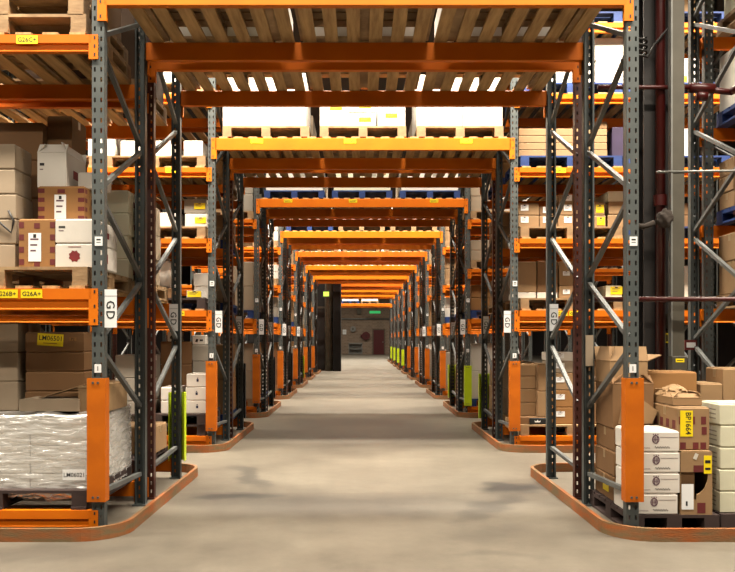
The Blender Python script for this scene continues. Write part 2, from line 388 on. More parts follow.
OG = ('guard', .24, 1.045); YG = ('yellowgreen', .2, .86); YGB = ('yellowgreen', .16, .80, .075); BG = ('blackguard', .16, .95, .07)
def side_levels(k, side):
    if k == 0: return [.18, 1.63, 3.29] if side < 0 else []
    if k == 1: return [.18, 1.63, 2.46, 3.28, 4.13, 4.95]
    if k == 2 and side < 0: return [.18, 1.63, 3.28]
    return [.18, 1.63, 2.46, 3.28]
LEVNAME = {.18: 'floor level', 1.63: 'first shelf', 2.46: 'middle shelf', 3.28: 'upper shelf', 3.29: 'upper shelf', 4.13: 'high shelf', 4.95: 'top shelf'}
SIDEBAY = 2.75
NROW = 11
for k in range(NROW):
    y0 = yrow(k)
    xl = XL if k < 7 else -1.18
    pt = 3.62 if k < 10 else 3.30
    for run in 'AB':
        yf, yr = (y0, y0 + D_AR) if run == 'A' else (y0 + D_BF, y0 + D_BR)
        root = bpy.data.objects.new('pallet_rack', None); COL.objects.link(root); root.location = (0, yf, 0)
        tag(root, f"{ORD[k]} orange and grey pallet rack arching over the walkway, {'front' if run == 'A' else 'rear'} run of its pair", 'pallet rack', 'pallet racks bridging the walkway')
        of = run == 'A'; det = k <= 1
        for side, x in ((-1, xl), (1, XR)):
            gf = gb = None
            if run == 'A':
                gf = OG if side < 0 else (OG if k in (0, 1, 3, 4, 5, 6) else YG)
                if side < 0 and k >= 7: gf = None
            else:
                if side < 0: gb = {0: YGB, 1: BG, 2: BG, 3: BG, 4: YGB}.get(k)
                else: gb = {1: YGB, 2: YGB}.get(k)
            frame(root, x, yf, yr, of, k, side, gf, gb, signs=True, detail=det)
        # portal beams
        xa, xb = xl + .04, XR - .04
        labs = [(.485, 'G26C+'), (1.56, 'G26B+'), (2.9, 'G26A+')] if k <= 2 else []
        kind = 'box'
        colr = 'orange' if k not in (4, 7) else 'orange_deep'
        beam(root, xa, xb, yf, pt, .14, -1, kind, labs if of else (), col=colr); beam(root, xa, xb, yr, pt, .14, 1, kind, col=colr)
        deck(xa + .01, xb - .01, yf - .03, yr + .03, pt, f"slatted timber deck over the walkway on the {ORD[k]} rack, {'front' if of else 'rear'} run", 'slatted decks over the walkway')
        # side bays
        for side in (-1, 1):
            if k >= 7 and side < 0: continue
            xf = xl if side < 0 else XR
            lv = side_levels(k, side)
            if k == 0 and side > 0: continue
            xo = xf + side * SIDEBAY
            frame(root, xo, yf, yr, of, k, side, None, None, signs=False, detail=False)
            ba, bb = (xo + .04, xf - .04) if side < 0 else (xf + .04, xo - .04)
            for z in lv:
                h = .11 if z != 1.63 else .14
                labs = []
                if of and z == 1.63:
                    labs = [(Ln_, t) for Ln_, t in ((bb - ba - .55, 'G26B+'), (bb - ba - .39, 'G26A+'))] if side < 0 else [(.30, 'G28A+'), (.46, 'G28B+')]
                    if k: labs = [(q + (.05 if side < 0 else 0.2), t) for q, t in labs]
                elif of and z > 3 and z < 3.5:
                    labs = [(bb - ba - .42, 'G26C+')] if side < 0 else [(.48, 'G28C+')]
                if k > 2: labs = []
                beam(root, ba, bb, yf, z, h, -1, 'sigma', labs, conn=True); beam(root, ba, bb, yr, z, h, 1, 'sigma', conn=k < 3)
                if z > 1 and k <= 3:
                    deck(ba + .01, bb - .01, yf - .03, yr + .03, z, f"slatted timber deck on {LEVNAME[z]} of {ORD[k]} {SIDE[side]} rack, {'front' if of else 'rear'} run", 'slatted shelf decks')
# extra rear bay of the first pair, right of the building column
root = bpy.data.objects.new('pallet_rack', None); COL.objects.link(root); root.location = (0, yrow(0) + D_BF, 0)
tag(root, 'grey and orange pallet rack bay standing just beyond the dark steel column', 'pallet rack', 'pallet racks bridging the walkway')
yf, yr = yrow(0) + D_BF, yrow(0) + D_BR
frame(root, 3.12, yf, yr, False, 0, 1, signs=False); frame(root, 5.9, yf, yr, False, 0, 1, signs=False, detail=False)
RB = [1.58, 2.36, 3.27, 4.12]
for i, z in enumerate(RB):
    beam(root, 3.20, 5.86, yf, z, .11, -1, 'sigma'); beam(root, 3.20, 5.86, yr, z, .11, 1, 'sigma')
link('upright_post', POST, root, (3.25, yr - yf + .0, 0))

# ------------------------------------------------------------------ guide kerbs round the rack ends
def kerb(k, side):
    y0 = yrow(k); xi = (-1.55 if side < 0 else 1.63); xo = xi + side * 3.2; yF, yB, r = y0 - .14, y0 + 2.62, .30
    pts = [(xo, yF)]
    cx = xi + side * r
    for i in range(9):
        a = math.pi / 2 * i / 8; pts.append((cx - side * r * math.sin(a), yF + r - r * math.cos(a)))
    for i in range(9):
        a = math.pi / 2 * i / 8; pts.append((cx - side * r * math.cos(a), yB - r + r * math.sin(a)))
    pts.append((xo, yB))
    mb = MB(); t = .028; h = .085; n = len(pts); mi = mb.mi('kerb'); i0 = 0
    for j, p in enumerate(pts):
        a = Vector(pts[max(j - 1, 0)]); b = Vector(pts[min(j + 1, n - 1)]); d = (b - a).normalized(); nn = Vector((-d.y, d.x)) * (t / 2)
        P = Vector(p)
        for q, z in ((P + nn, 0), (P - nn, 0), (P - nn, h), (P + nn, h)): mb.v.append((q.x, q.y - y0, z))
    for j in range(n - 1):
        for q in range(4): mb.f.append((j * 4 + q, j * 4 + (q + 1) % 4, (j + 1) * 4 + (q + 1) % 4, (j + 1) * 4 + q)); mb.m.append(mi)
    mb.f.append((0, 1, 2, 3)); mb.m.append(mi); e = (n - 1) * 4; mb.f.append((e + 3, e + 2, e + 1, e)); mb.m.append(mi)
    me = mb.mesh('guide_kerb')
    bm = bmesh.new(); bm.from_mesh(me); bmesh.ops.recalc_face_normals(bm, faces=bm.faces); bm.to_mesh(me); bm.free()
    o = link('guide_kerb', me, None, (0, y0, 0))
    tag(o, f"scuffed orange guide kerb curving round the foot of the {ORD[k]} {SIDE[side]} rack", 'kerb', 'guide kerbs round the racks')
for k in range(NROW):
    for side in (-1, 1):
        if k >= 7 and side < 0: continue
        kerb(k, side)

# ------------------------------------------------------------------ pallets
PH = .125
def pallet_parts(W, D, m):
    top = MB(); bot = MB(); n = 7
    bw = D / n
    for i in range(n): top.box(0, W, i * bw + .012, (i + 1) * bw - .012, PH - .02, PH, m)
    for xx in (0, W / 2 - .05, W - .10): top.box(xx, xx + .10, .012, D - .012, PH - .036, PH - .0201, m)
    blocks = [(a, b) for a in (0, W / 2 - .05, W - .10) for b in (.012, D / 2 - .06, D - .132)]
    for xx in (0, W / 2 - .05, W - .10): bot.box(xx, xx + .10, 0, D, 0, .018, m)
    return top, bot, blocks
def pallet(x0, x1, y0, y1, z, m, label, group, parts=True):
    W, D = x1 - x0, y1 - y0; key = ('pal', round(W, 2), round(D, 2), m)
    top, bot, blocks = pallet_parts(W, D, m)
    nm = 'pallet'
    if parts:
        root = bpy.data.objects.new(nm, None); COL.objects.link(root); root.location = (x0, y0, z)
        link('deck_boards', cached(key + ('t',), lambda: top.mesh('deck_boards')), root)
        link('bottom_boards', cached(key + ('b',), lambda: bot.mesh('bottom_boards')), root)
        bm_ = cached(('blk', m), lambda: MB().box(0, .10, 0, .12, .018, PH - .036, m).mesh('block'))
        for a, b in blocks: link('block', bm_, root, (a, b, 0))
    else:
        def mk():
            mb = top; o = len(mb.v)
            mb.v += bot.v; mb.f += [tuple(o + i for i in f) for f in bot.f]; mb.m += bot.m
            for a, b in blocks: mb.box(a, a + .1, b, b + .12, .018, PH - .036, m)
            return mb.mesh('pallet')
        root = link(nm, cached(key + ('all',), mk), None, (x0, y0, z))
    tag(root, label, 'pallet', group); return root

# ------------------------------------------------------------------ cartons
def carton_mesh(w, d, h, c, tape='tape', mark=None):
    mb = MB(); e = .004
    q = min(.008, h * .06); mb.cbox(-w / 2, w / 2, -d / 2, d / 2, 0, h - .003, c, q)
    # four closing flaps meeting at the middle, with the seam between them
    mb.box(-w / 2 + q, w / 2 - q, -d / 2 + q, -.0025, h - .003, h, c); mb.box(-w / 2 + q, w / 2 - q, .0025, d / 2 - q, h - .003, h, c)
    tw = min(.05, h * .3)
    if tape:
        mb.box(-w / 2 + q, w / 2 - q, -tw / 2, tw / 2, h, h + .0006, tape)
        for sx in (-1, 1):
            a, b = sorted((sx * w / 2, sx * (w / 2 + .0008))); mb.box(a, b, -tw / 2, tw / 2, h - min(.07, h * .45), h - q - .003, tape)
    return mb
def decorate(mb, w, d, h, mark):
    F = -d / 2
    if mark == 'wine':      # crest, thin rule and script
        cx, cz = 0, h * .60; r = h * .21
        for i in range(16):
            a, b = 2 * math.pi * i / 16, 2 * math.pi * (i + 1) / 16
            mb.quad([(cx + .86 * r * math.cos(a), F - .001, cz + r * math.sin(a)), (cx + .86 * r * math.cos(b), F - .001, cz + r * math.sin(b)), (cx + .60 * r * math.cos(b), F - .001, cz + .72 * r * math.sin(b)), (cx + .60 * r * math.cos(a), F - .001, cz + .72 * r * math.sin(a))], 'plumink')
        for dx in (-.35, 0, .35): mb.box(cx + dx * r - r * .10, cx + dx * r + r * .10, F - .001, F - .0004, cz - r * .55, cz + r * .55, 'plumink')
        mb.box(cx - r * .6, cx + r * .6, F - .0011, F - .0004, cz - r * .06, cz + r * .06, 'plumink')
        for dx in (-.5, 0, .5): mb.box(cx + dx * r - r * .12, cx + dx * r + r * .12, F - .001, F - .0004, cz + r, cz + r * 1.25, 'plumink')
        mb.box(cx + r * .95, w * .47, F - .001, F - .0004, cz + r * .45, cz + r * .52, 'plumink')
        for (xa, xb, zc, am, nn, kk, tk) in ((-.34, -.12, .19, .018, 7, 'plumink', .012), (-.02, .30, .22, .042, 6, 'ink', .022)):      # a blurred line of script
            for i in range(nn * 4):
                t0, t1 = i / (nn * 4), (i + 1) / (nn * 4); z0 = zc + am * math.sin(t0 * nn * 6.28); z1 = zc + am * math.sin(t1 * nn * 6.28)
                x0, x1 = (xa + (xb - xa) * t0) * w, (xa + (xb - xa) * t1) * w
                mb.quad([(x0, F - .001, (z0 - tk) * h), (x1, F - .001, (z1 - tk) * h), (x1, F - .001, (z1 + tk) * h), (x0, F - .001, (z0 + tk) * h)], kk)
    if mark == 'blocks':    # rows of dull red squares round the edges
        n = 4
        for i in range(n):
            z = h * (.06 + .25 * i)
            for x in (-w * .43, w * .43): mb.box(x - w * .07, x + w * .07, F - .001, F - .0003, z, z + h * .12, 'maroon')
            for y in (-d * .38, d * .38):
                for sx in (-1, 1):
                    a, b = sorted((sx * w / 2, sx * (w / 2 + .001))); mb.box(a, b, y - d * .07, y + d * .07, z, z + h * .12, 'maroon')
        for x in (0,):
            for z in (h * .02, h * .80): mb.box(x - w * .08, x + w * .08, F - .001, F - .0003, z, z + h * .11, 'maroon')
    if mark == 'band':      # band of red squares high on the faces
        for x in (-.40, -.05, .3): mb.box((x - .06) * w if x > -.4 else -.46 * w, (x + .1) * w, F - .001, F - .0003, h * .60, h * .78, 'maroon')
        for x in (-.42, -.02, .22): mb.box(x * w, (x + .18) * w, F - .001, F - .0003, h * .02, h * .18, 'maroon')
        mb.box(.26 * w, .42 * w, F - .001, F - .0003, h * .36, h * .54, 'maroon')
        for y in (-.36, -.12, .12, .36):
            mb.box(-w / 2 - .001, -w / 2, (y - .06) * d, (y + .06) * d, h * .48, h * .68, 'maroon')
    if mark == 'redcrest':
        cx, cz, r = -w * .03, h * .48, h * .20
        pts = [(cx + r * (1 + .25 * (i % 2)) * math.cos(i * math.pi / 8), F - .001, cz + r * (1 + .25 * (i % 2)) * math.sin(i * math.pi / 8)) for i in range(16)]
        mb.quad(pts, 'redink'); mb.box(cx - w * .16, cx + w * .16, F - .001, F - .0003, h * .84, h * .87, 'redink')
        for sx in (1,): mb.box(w / 2, w / 2 + .001, -d * .15, d * .05, h * .3, h * .7, 'redink')
    if mark == 'smalltext':
        mb.box(-w * .42, -w * .26, F - .001, F - .0003, h * .62, h * .70, 'ink'); mb.box(-w * .42, -w * .30, F - .001, F - .0003, h * .50, h * .53, 'plumink')
        mb.box(w / 2, w / 2 + .001, -d * .15, d * .1, h * .35, h * .6, 'redink')
    if mark == 'bluecrest':
        mb.box(-w * .05, w * .05, F - .001, F - .0003, h * .40, h * .60, 'navy'); mb.box(-w * .03, w * .03, F - .001, F - .0003, h * .63, h * .70, 'navy')
    if mark == 'blackprint':
        mb.quad([(-w * .3, F - .001, h * .3), (-w * .12, F - .001, h * .25), (-w * .05, F - .001, h * .55), (-w * .22, F - .001, h * .6)], 'ink'); mb.box(w * .05, w * .3, F - .001, F - .0003, h * .35, h * .55, 'ink')
    if mark == 'lines':
        for z in (.25, .45, .65): mb.box(-w / 2 - .001, -w / 2, -d * .3, d * .25, h * z, h * (z + .06), 'grey')
        mb.box(w * .1, w * .3, F - .001, F - .0003, h * .45, h * .55, 'grey')
    if mark == 'slots':
        mb.box(w * .05, w * .25, F - .001, F - .0003, h * .45, h * .65, 'grey'); mb.box(w * .32, w * .42, F - .001, F - .0003, h * .5, h * .58, 'tan')
    return mb
NCART = [0]
def unseen(t):
    import re
    return bool(re.search(r"inner stack, (floor level|first shelf|middle shelf) of third|back stack, floor level of third left-side rack front|walkway stack, (middle|upper) shelf of fourth left-side rack rear|walkway stack, .* of fifth left-side rack rear|walkway stack, (floor level|upper shelf) of fifth right-side rack rear|walkway stack, .* of sixth (left|right)-side rack rear|^broad .* carton on .* over the walkway, (fifth|eighth|ninth|tenth) rack|^broad carton on middle pallet over walkway, rear run of (second|third)|first shelf, second left-side rack$|on floor beyond column|floor of the bay beyond column|middle stack on blue pallet beyond|behind the steel column", t))
def carton(x0, x1, y0, d, z0, h, c, label, group, mark=None, lab=None, labs=None, rz=0., name='carton', tape='auto', cat='carton'):
    if unseen(label): return None
    w = x1 - x0
    if tape == 'auto': tape = 'whitetape' if c in ('white', 'cream', 'grey') else 'tape'
    me = cached(('ct', round(w, 3), round(d, 3), round(h, 3), c, mark, tape), lambda: decorate(carton_mesh(w, d, h, c, tape), w, d, h, mark).mesh('carton'))
    o = link(name, me, None, ((x0 + x1) / 2, y0 + d / 2, z0), (0, 0, rz)); tag(o, label, cat, group); NCART[0] += 1
    for L in ([lab] if lab else []) + (labs or []):
        kind, fx, fz, lw, lh = L[:5]; txt = L[5] if len(L) > 5 else None; rot = L[6] if len(L) > 6 else 0.
        def mk():
            mb = MB().box(-lw / 2, lw / 2, -.0012, 0, -lh / 2, lh / 2, kind)
            if txt: mb.text(txt, lh * .5 if not rot else lw * .45, (0 if not rot else lw * .15, -.0018, lh * .1 if not rot else 0), 'ink', rot=rot, maxw=(lw if not rot else lh) * .85)
            else:
                for q in range(3): mb.box(-lw * .35, lw * (.3 - .1 * q), -.0016, -.0012, lh * (.25 - .2 * q), lh * (.31 - .2 * q), 'plumink')
                mb.box(-lw * .12, lw * .12, -.0016, -.0012, lh * .33, lh * .46, 'ink')
            return mb.mesh('label')
        lo = link('shipping_label', cached(('lab', kind, round(lw, 3), round(lh, 3), txt, rot), mk), o, (fx * w, -d / 2 - .0012, fz * h))
        if kind == 'yellowlabel': lo['label'] = 'yellow label'
    return o
def stack(x0, x1, y0, d, z0, hs, c, what, group, where, jit=.008, **kw):
    """boxes on top of one another; each gets its own label"""
    z = z0; n = len(hs)
    tiers = ['bottom'] + ['second', 'third', 'fourth', 'fifth', 'sixth'][:max(0, n - 2)] + (['top'] if n > 1 else [])
    for i, h in enumerate(hs):
        cc = c[i % len(c)] if isinstance(c, (list, tuple)) else c
        jx = rnd.uniform(-jit, jit); kw['rz'] = rnd.uniform(-jit, jit) * 1.5
        carton(x0 + jx, x1 + jx, y0, d, z, h, cc, f"{cc if cc not in ('dark',) else 'dark brown'} {what}, {tiers[i] + ' of ' if n > 1 else ''}{where}", group, **kw)
        z += h
    return z

# ---- first rack, left, first shelf
G1 = 'cartons on the first left shelf'
zd = 1.65
pallet(-2.98, -1.79, 5.34, 6.42, zd, 'wood', 'wooden pallet under red-blocked and white cartons on first shelf beside walkway', 'pallets of the first rack')
zb = zd + PH
carton(X(19, 5.45), X(55, 5.45), 5.45, .45, zb, .33, 'ochre', 'brown carton with red squares and white label standing beside two white cartons', G1, mark='blocks', lab=('whitelabel', -.06, .42, .085, .19))
carton(X(55.5, 5.45), X(96, 5.45), 5.45, .47, zb, .165, 'white', 'white carton with red crest under another white carton beside the post', G1, mark='redcrest')
carton(X(55.5, 5.45), X(96, 5.45), 5.45, .47, zb + .165, .165, 'white', 'plain white carton with small dark print stacked on red-crest carton', G1, mark='smalltext')
carton(-2.22, -1.90, 5.62, .30, zb + .33, .25, 'ochre', 'brown carton with red squares lying over the white cartons', G1, mark='blocks', lab=('whitelabel', -.02, .38, .08, .19))
# open-topped white carton
def open_carton(w, d, h, c, flap=.09, mark=None):
    mb = MB(); t = .006
    mb.box(-w / 2, w / 2, -d / 2, d / 2, 0, t, c); mb.box(-w / 2, w / 2, -d / 2, -d / 2 + t, t, h, c); mb.box(-w / 2, w / 2, d / 2 - t, d / 2, t, h, c)
    mb.box(-w / 2, -w / 2 + t, -d / 2 + t, d / 2 - t, t, h, c); mb.box(w / 2 - t, w / 2, -d / 2 + t, d / 2 - t, t, h, c)
    if mark: decorate(mb, w, d, h, mark)
    return mb
def flap(L, f, c): return MB().box(-L / 2, L / 2, 0, f, -.003, .003, c).mesh('flap')
def opencarton(x0, x1, y0, d, z0, h, c, label, group, flaps=((0, .4), (1, 1.0), (2, .6), (3, -.6)), rz=0., mark=None, tilt=(0, 0), f=None):
    w = x1 - x0
    o = link('open_carton', open_carton(w, d, h, c, mark=mark).mesh('open_carton'), None, ((x0 + x1) / 2, y0 + d / 2, z0), (tilt[0], tilt[1], rz)); tag(o, label, 'carton', group)
    for s, a in flaps:
        Lf = w if s in (0, 2) else d
        fl = f or min(w, d) * .45
        p = [(0, -d / 2, h), (w / 2, 0, h), (0, d / 2, h), (-w / 2, 0, h)][s]; ang = [math.pi, -math.pi / 2, 0, math.pi / 2][s]
        q = link('flap', flap(Lf, fl, c), o, p); q.rotation_euler = (a, 0, ang)
    return o
opencarton(-2.24, -2.04, 5.66, .40, zb + .58, .24, 'white', 'white open-topped carton with slanting flaps resting on red-square carton', G1, flaps=((0, 2.2), (1, 2.0), (2, 1.3), (3, 2.3)), mark='smalltext', f=.08)
carton(-1.985, -1.80, 5.74, .16, zb + .58, .12, 'white', 'short white carton on the red-square carton next to the post', G1)
stack(-2.70, -2.335, 5.53, .28, zb, [.17] * 5, 'beige', 'carton', G1, 'pale stack at the outer end of first shelf')
stack(-2.72, -2.34, 6.0, .28, zb, [.28] * 4, 'brown', 'carton', G1, 'tall brown stack behind the pale stack')
stack(-2.325, -2.14, 6.08, .30, zb, [.3, .3, .3, .29], 'brown', 'carton', G1, 'narrow stack behind the open white carton')
# dark strap hanging across the pale stack
o = link('strap', MB().tube([(-2.60, 5.515, 2.16), (-2.45, 5.512, 2.10), (-2.36, 5.515, 2.02), (-2.345, 5.52, 2.10), (-2.38, 5.518, 2.17)], .008, 'cable', 8).mesh('strap', smooth=True))
tag(o, 'dark strap end looped against the pale carton stack', 'strap')
# rear run
pallet(-2.95, -1.79, yrow(0) + D_BF + .02, yrow(0) + D_BR - .02, zd, 'wood', 'wooden pallet under the tall beige cartons on the rear run', 'pallets of the first rack')
stack(-2.36, -1.92, 6.76, .42, zb, [.19] * 4, 'cream', 'carton', G1, 'wide stack seen past the front posts', mark='smalltext')
stack(-1.90, -1.80, 6.9, .45, zb, [.22, .22, .25], 'beige', 'carton', G1, 'slim stack beside the paired posts')
# ---- first rack, left, upper shelf
zu = 3.31
pallet(-2.92, -1.80, 5.34, 6.42, zu, 'wood', 'lower of two empty wooden pallets stacked on the upper left shelf', 'pallets of the first rack')
pallet(-2.90, -1.82, 5.35, 6.41, zu + PH, 'wood', 'upper of two empty wooden pallets stacked on the upper left shelf', 'pallets of the first rack')
carton(-2.75, -1.86, 5.5, .85, zu + 2 * PH, .6, 'brown', 'brown carton on the two pallets at top left', 'cartons above the upper left shelf')
pallet(-2.92, -1.80, 6.67, 7.60, zu, 'wood', 'wooden pallet on the upper shelf of the rear left run', 'pallets of the first rack')
carton(-2.8, -1.82, 6.70, .85, zu + PH, .95, 'dark', 'dark brown carton on the rear pallet at upper left', 'cartons above the upper left shelf')
# ---- first rack, left, floor
zf = .18
pallet(-3.0, -1.795, 5.34, 6.42, zf, 'darkwood', 'dark wooden pallet under the film wrapped load beside the walkway', 'pallets of the first rack')
zp = zf + PH; hw = .094
GW = 'flat white cartons in the wrapped load'
for ci, (a, b, yy) in enumerate(((-2.20, -1.81, 5.45), (-2.60, -2.21, 5.45), (-2.20, -1.81, 5.93))):
    stack(a, b, yy, .46, zp, [hw] * 5, 'white', 'flat carton under film', GW, ['column by the orange post guard', 'column away from the post', 'rear column along the frame side'][ci], jit=.002)
zt = zp + 5 * hw
def film():
    import mathutils
    me = bpy.data.meshes.new('stretch_wrap'); bm = bmesh.new()
    x0, x1, y0, y1, z0, z1 = -2.62, -1.797, 5.435, 6.405, zp - .06, zt + .012
    bmesh.ops.create_cube(bm, size=1); bmesh.ops.scale(bm, verts=bm.verts, vec=(x1 - x0, y1 - y0, z1 - z0)); bmesh.ops.translate(bm, verts=bm.verts, vec=((x0 + x1) / 2, (y0 + y1) / 2, (z0 + z1) / 2))
    bm.faces.ensure_lookup_table(); bmesh.ops.delete(bm, geom=[f for f in bm.faces if f.normal.z < -.9], context='FACES_ONLY')
    bmesh.ops.subdivide_edges(bm, edges=bm.edges[:], cuts=34, use_grid_fill=True)
    for v in bm.verts:
        p = v.co; n = mathutils.noise.noise(Vector((p.x * 9, p.y * 9, p.z * 5))) ; n2 = mathutils.noise.noise(Vector((p.x * 30, p.y * 30, p.z * 8 + 3)))
        amt = .008 * n + .004 * n2
        if abs(p.y - y0) < .02: v.co.y -= abs(amt) + .10 * .06 * math.exp(-((p.x + 1.98) / .06) ** 2) * abs(math.sin(p.z * 40))
        if abs(p.x - x1) < .02: v.co.x -= 0; v.co.x = min(v.co.x, -1.79)
        if p.z > z1 - .02:
            bump = .055 * math.exp(-(((p.x + 2.10) / .09) ** 2 + ((p.y - 5.56) / .09) ** 2)) + .05 * math.exp(-(((p.x + 1.84) / .06) ** 2 + ((p.y - 5.56) / .08) ** 2))
            v.co.z += abs(amt) * .8 + bump * (1 + .5 * n2)
        if p.z < z0 + .05: v.co.z += .035 * n + .02 * n2
    bm.to_mesh(me); bm.free(); me.materials.append(M['film']); me.polygons.foreach_set('use_smooth', [True] * len(me.polygons))
    o = link('stretch_wrap', me); tag(o, 'clear crumpled stretch film round the white load at floor level', 'plastic film')
    link('paper_label', MB().box(-.075, .075, -.001, 0, -.035, .035, 'whitelabel').text('LM06021', .030, (0, -.0016, 0), 'ink', maxw=.135).mesh('paper_label'), o, (-1.895, 5.40, .40), (0, 0, 0))
    return o
film()
zt += .014
GB = 'cartons on the wrapped load'
stack(-2.38, -1.965, 5.80, .42, zt, [.14] * 4, 'brown', 'carton', GB, 'stack standing on the film wrapped load', jit=.003)
bx = [o for o in COL.objects if o.get('label', '').startswith('brown carton, top of stack standing on the film')][0]
lo = link('shipping_label', MB().box(-.092, .092, -.0012, 0, -.043, .043, 'yellowlabel').text('LM06501', .036, (0, -.002, .012), 'ink', maxw=.16).box(-.05, .05, -.0018, -.0012, -.027, -.022, 'ochre').mesh('shipping_label'), bx, (-.03, -.2112, .085), (0, .06, 0)); lo['label'] = 'yellow label'
link('shipping_label', MB().box(-.025, .025, -.0012, 0, -.012, .012, 'ochre').text('P2', .018, (0, -.002, 0), 'ink').mesh('shipping_label'), bx, (.13, -.2112, .09))
stack(-2.86, -2.42, 5.78, .42, zt, [.21] * 3, 'beige', 'carton', GB, 'pale stack at the outer end of the wrapped load')
o = link('cardboard_tray', MB().box(-.2, .2, -.15, .15, .075, .08, 'beige').box(-.2, .2, -.15, -.145, 0, .075, 'beige').box(-.2, .2, .145, .15, 0, .075, 'beige').box(-.2, -.195, -.145, .145, 0, .075, 'beige').box(.195, .2, -.145, .145, 0, .075, 'beige').mesh('cardboard_tray'), None, (-2.09, 5.63, zt + .025))  # a shallow carton lid, open side down
tag(o, 'shallow pale grey cardboard tray upturned on the wrapped load', 'tray')
def crate():
    w, d, h = .125, .72, .18; mb = MB()
    mb.box(0, w, 0, .02, 0, h, 'wood'); mb.box(0, w, d - .02, d, 0, h, 'wood'); mb.box(0, .02, .02, d - .02, 0, h, 'wood'); mb.box(w - .02, w, .02, d - .02, 0, h, 'wood'); mb.box(.02, w - .02, .02, d - .02, 0, .015, 'wood')
    o = link('wooden_crate', mb.mesh('wooden_crate', bevel=.002), None, (-1.902, 5.50, zt)); tag(o, 'long narrow pale wooden crate on the wrapped load by the post', 'crate')
    link('lid_board', MB().box(-.003, w + .001, -.005, d + .004, h + .0005, h + .012, 'wood').mesh('lid_board'), o)
crate()
o = link('cardboard_sheet', MB().box(-.16, .16, -.10, .10, -.003, .003, 'tan').mesh('cardboard_sheet'), None, (-2.035, 5.92 - .26, zt + .155), (0, -.28, 0)); tag(o, 'thin cardboard sheet leaning between pale tray and wooden crate', 'cardboard')
# rear run floor
pallet(-2.95, -1.79, 6.67, 7.60, zf, 'darkwood', 'dark pallet at floor level of the rear left run', 'pallets of the first rack')
stack(-2.12, -1.765, 7.02, .44, zp, [.24], 'tan', 'small carton', GB, 'on the rear left run beside yellow post guard', lab=('whitelabel', .3, .4, .06, .07))
stack(-2.55, -2.15, 6.72, .44, zp, [.2, .2, .2], 'grey', 'carton', GB, 'stack on the dark rear pallet')

# ---- first rack, right, floor
GR = 'cartons at the foot of the first right-side rack'
pallet(1.80, 2.40, 5.43, 6.40, 0, 'darkwood', 'dark pallet behind the kerb under the white wine cartons', 'pallets of the first rack')
pallet(2.42, 3.40, 5.45, 6.40, 0, 'darkwood', 'dark pallet behind the kerb under the cream cartons', 'pallets of the first rack')
tn = ['bottom', 'second from bottom', 'third from bottom', 'top']
for i in range(4):
    dx = -.012 if i == 0 else rnd.uniform(-.003, .003)
    carton(1.822 + dx, 2.135 + dx, 5.45, .36, PH + .14 * i, .14, 'white', f"white wine carton with crest and script, {tn[i]} of four by orange guard", GR, mark='wine', name='wine_carton')
carton(2.143, 2.357, 5.50, .47, PH + .425, .29, 'tan', 'brown carton with red squares and upright yellow label', GR, mark='band', labs=[('yellowlabel', -.22, .62, .085, .175, 'BP1664', -math.pi / 2)])
def display_box():
    w, d, h = .212, .44, .425; mb = MB(); c = 'tan'; t = .006; F = -d / 2
    mb.box(-w / 2, w / 2, -d / 2 + t, d / 2, 0, t, c); mb.box(-w / 2, w / 2, d / 2 - t, d / 2, t, h, c); mb.box(-w / 2, -w / 2 + t, F + t, d / 2 - t, t, h, c); mb.box(w / 2 - t, w / 2, F + t, d / 2 - t, t, h, c); mb.box(-w / 2, w / 2, F + t, d / 2, h - t, h, c)
    # front with a curved cut-out
    x0, z0c, r = -.005, .29, .10
    pts = [(w / 2, 0), (w / 2, h - t), (-w / 2, h - t), (-w / 2, .28), (x0, .28)]
    pts2 = [(x0 + r * 1.0 * math.cos(a), .28 + .16 * math.sin(a)) for a in [0, -.35, -.7, -1.05, -1.4]]
    mb.prism([(-w / 2, .285), (w / 2, .285), (w / 2, h - t), (-w / 2, h - t)], 'y', F, F + t, c)
    right = [(x0 + .085, .285)] + [(x0 + .085 * math.cos(a), .285 - .15 * math.sin(a)) for a in (.4, .8, 1.2, 1.5)] + [(x0, 0), (w / 2, 0), (w / 2, .285)]
    mb.prism(right[::-1], 'y', F, F + t, c); mb.prism([(-w / 2, 0), (x0, 0), (x0, .10), (-w / 2, .10)], 'y', F, F + t, c)
    mb.box(-w / 2, x0, F + .02, F + .026, .10, .285, 'brown')
    mb.box(-.02, .06, F - .001, F - .0003, .285, .33, 'maroon'); mb.box(x0 + .01, .06, F - .001, F - .0003, .01, .08, 'maroon')
    o = link('display_carton', mb.mesh('display_carton'), None, (2.25, 5.45 + d / 2, PH)); tag(o, 'brown display carton with curved cut-out and white label below red-square carton', 'carton', GR)
    link('shipping_label', MB().box(-.04, .04, -.0012, 0, -.085, .085, 'whitelabel').box(-.012, .0, -.002, -.0012, -.06, -.03, 'ink').mesh('shipping_label'), o, (-.06, F - .001, .12))
    lo = link('shipping_label', MB().box(-.026, .026, -.0012, 0, -.06, .06, 'yellowlabel').box(-.018, .018, -.002, -.0012, .01, .03, 'ink').box(-.018, .018, -.002, -.0012, -.035, -.02, 'ink').mesh('shipping_label'), o, (.075, F - .001, .335)); lo['label'] = 'yellow label'
    link('tape', MB().box(-.012, .012, -.0012, 0, -.02, .02, 'whitetape').mesh('tape'), o, (-.005, F - .001, .39), (0, .4, 0))
display_box()
for i in range(5):
    dx = rnd.uniform(-.004, .004); t = ['bottom', 'second from bottom', 'middle', 'second from top', 'top'][i]
    carton(2.43 + dx, 2.86 + dx, 5.50, .30, PH + .148 * i, .148, 'cream', f"cream carton with grey side print, {t} of five on the pallet", GR, mark='lines')
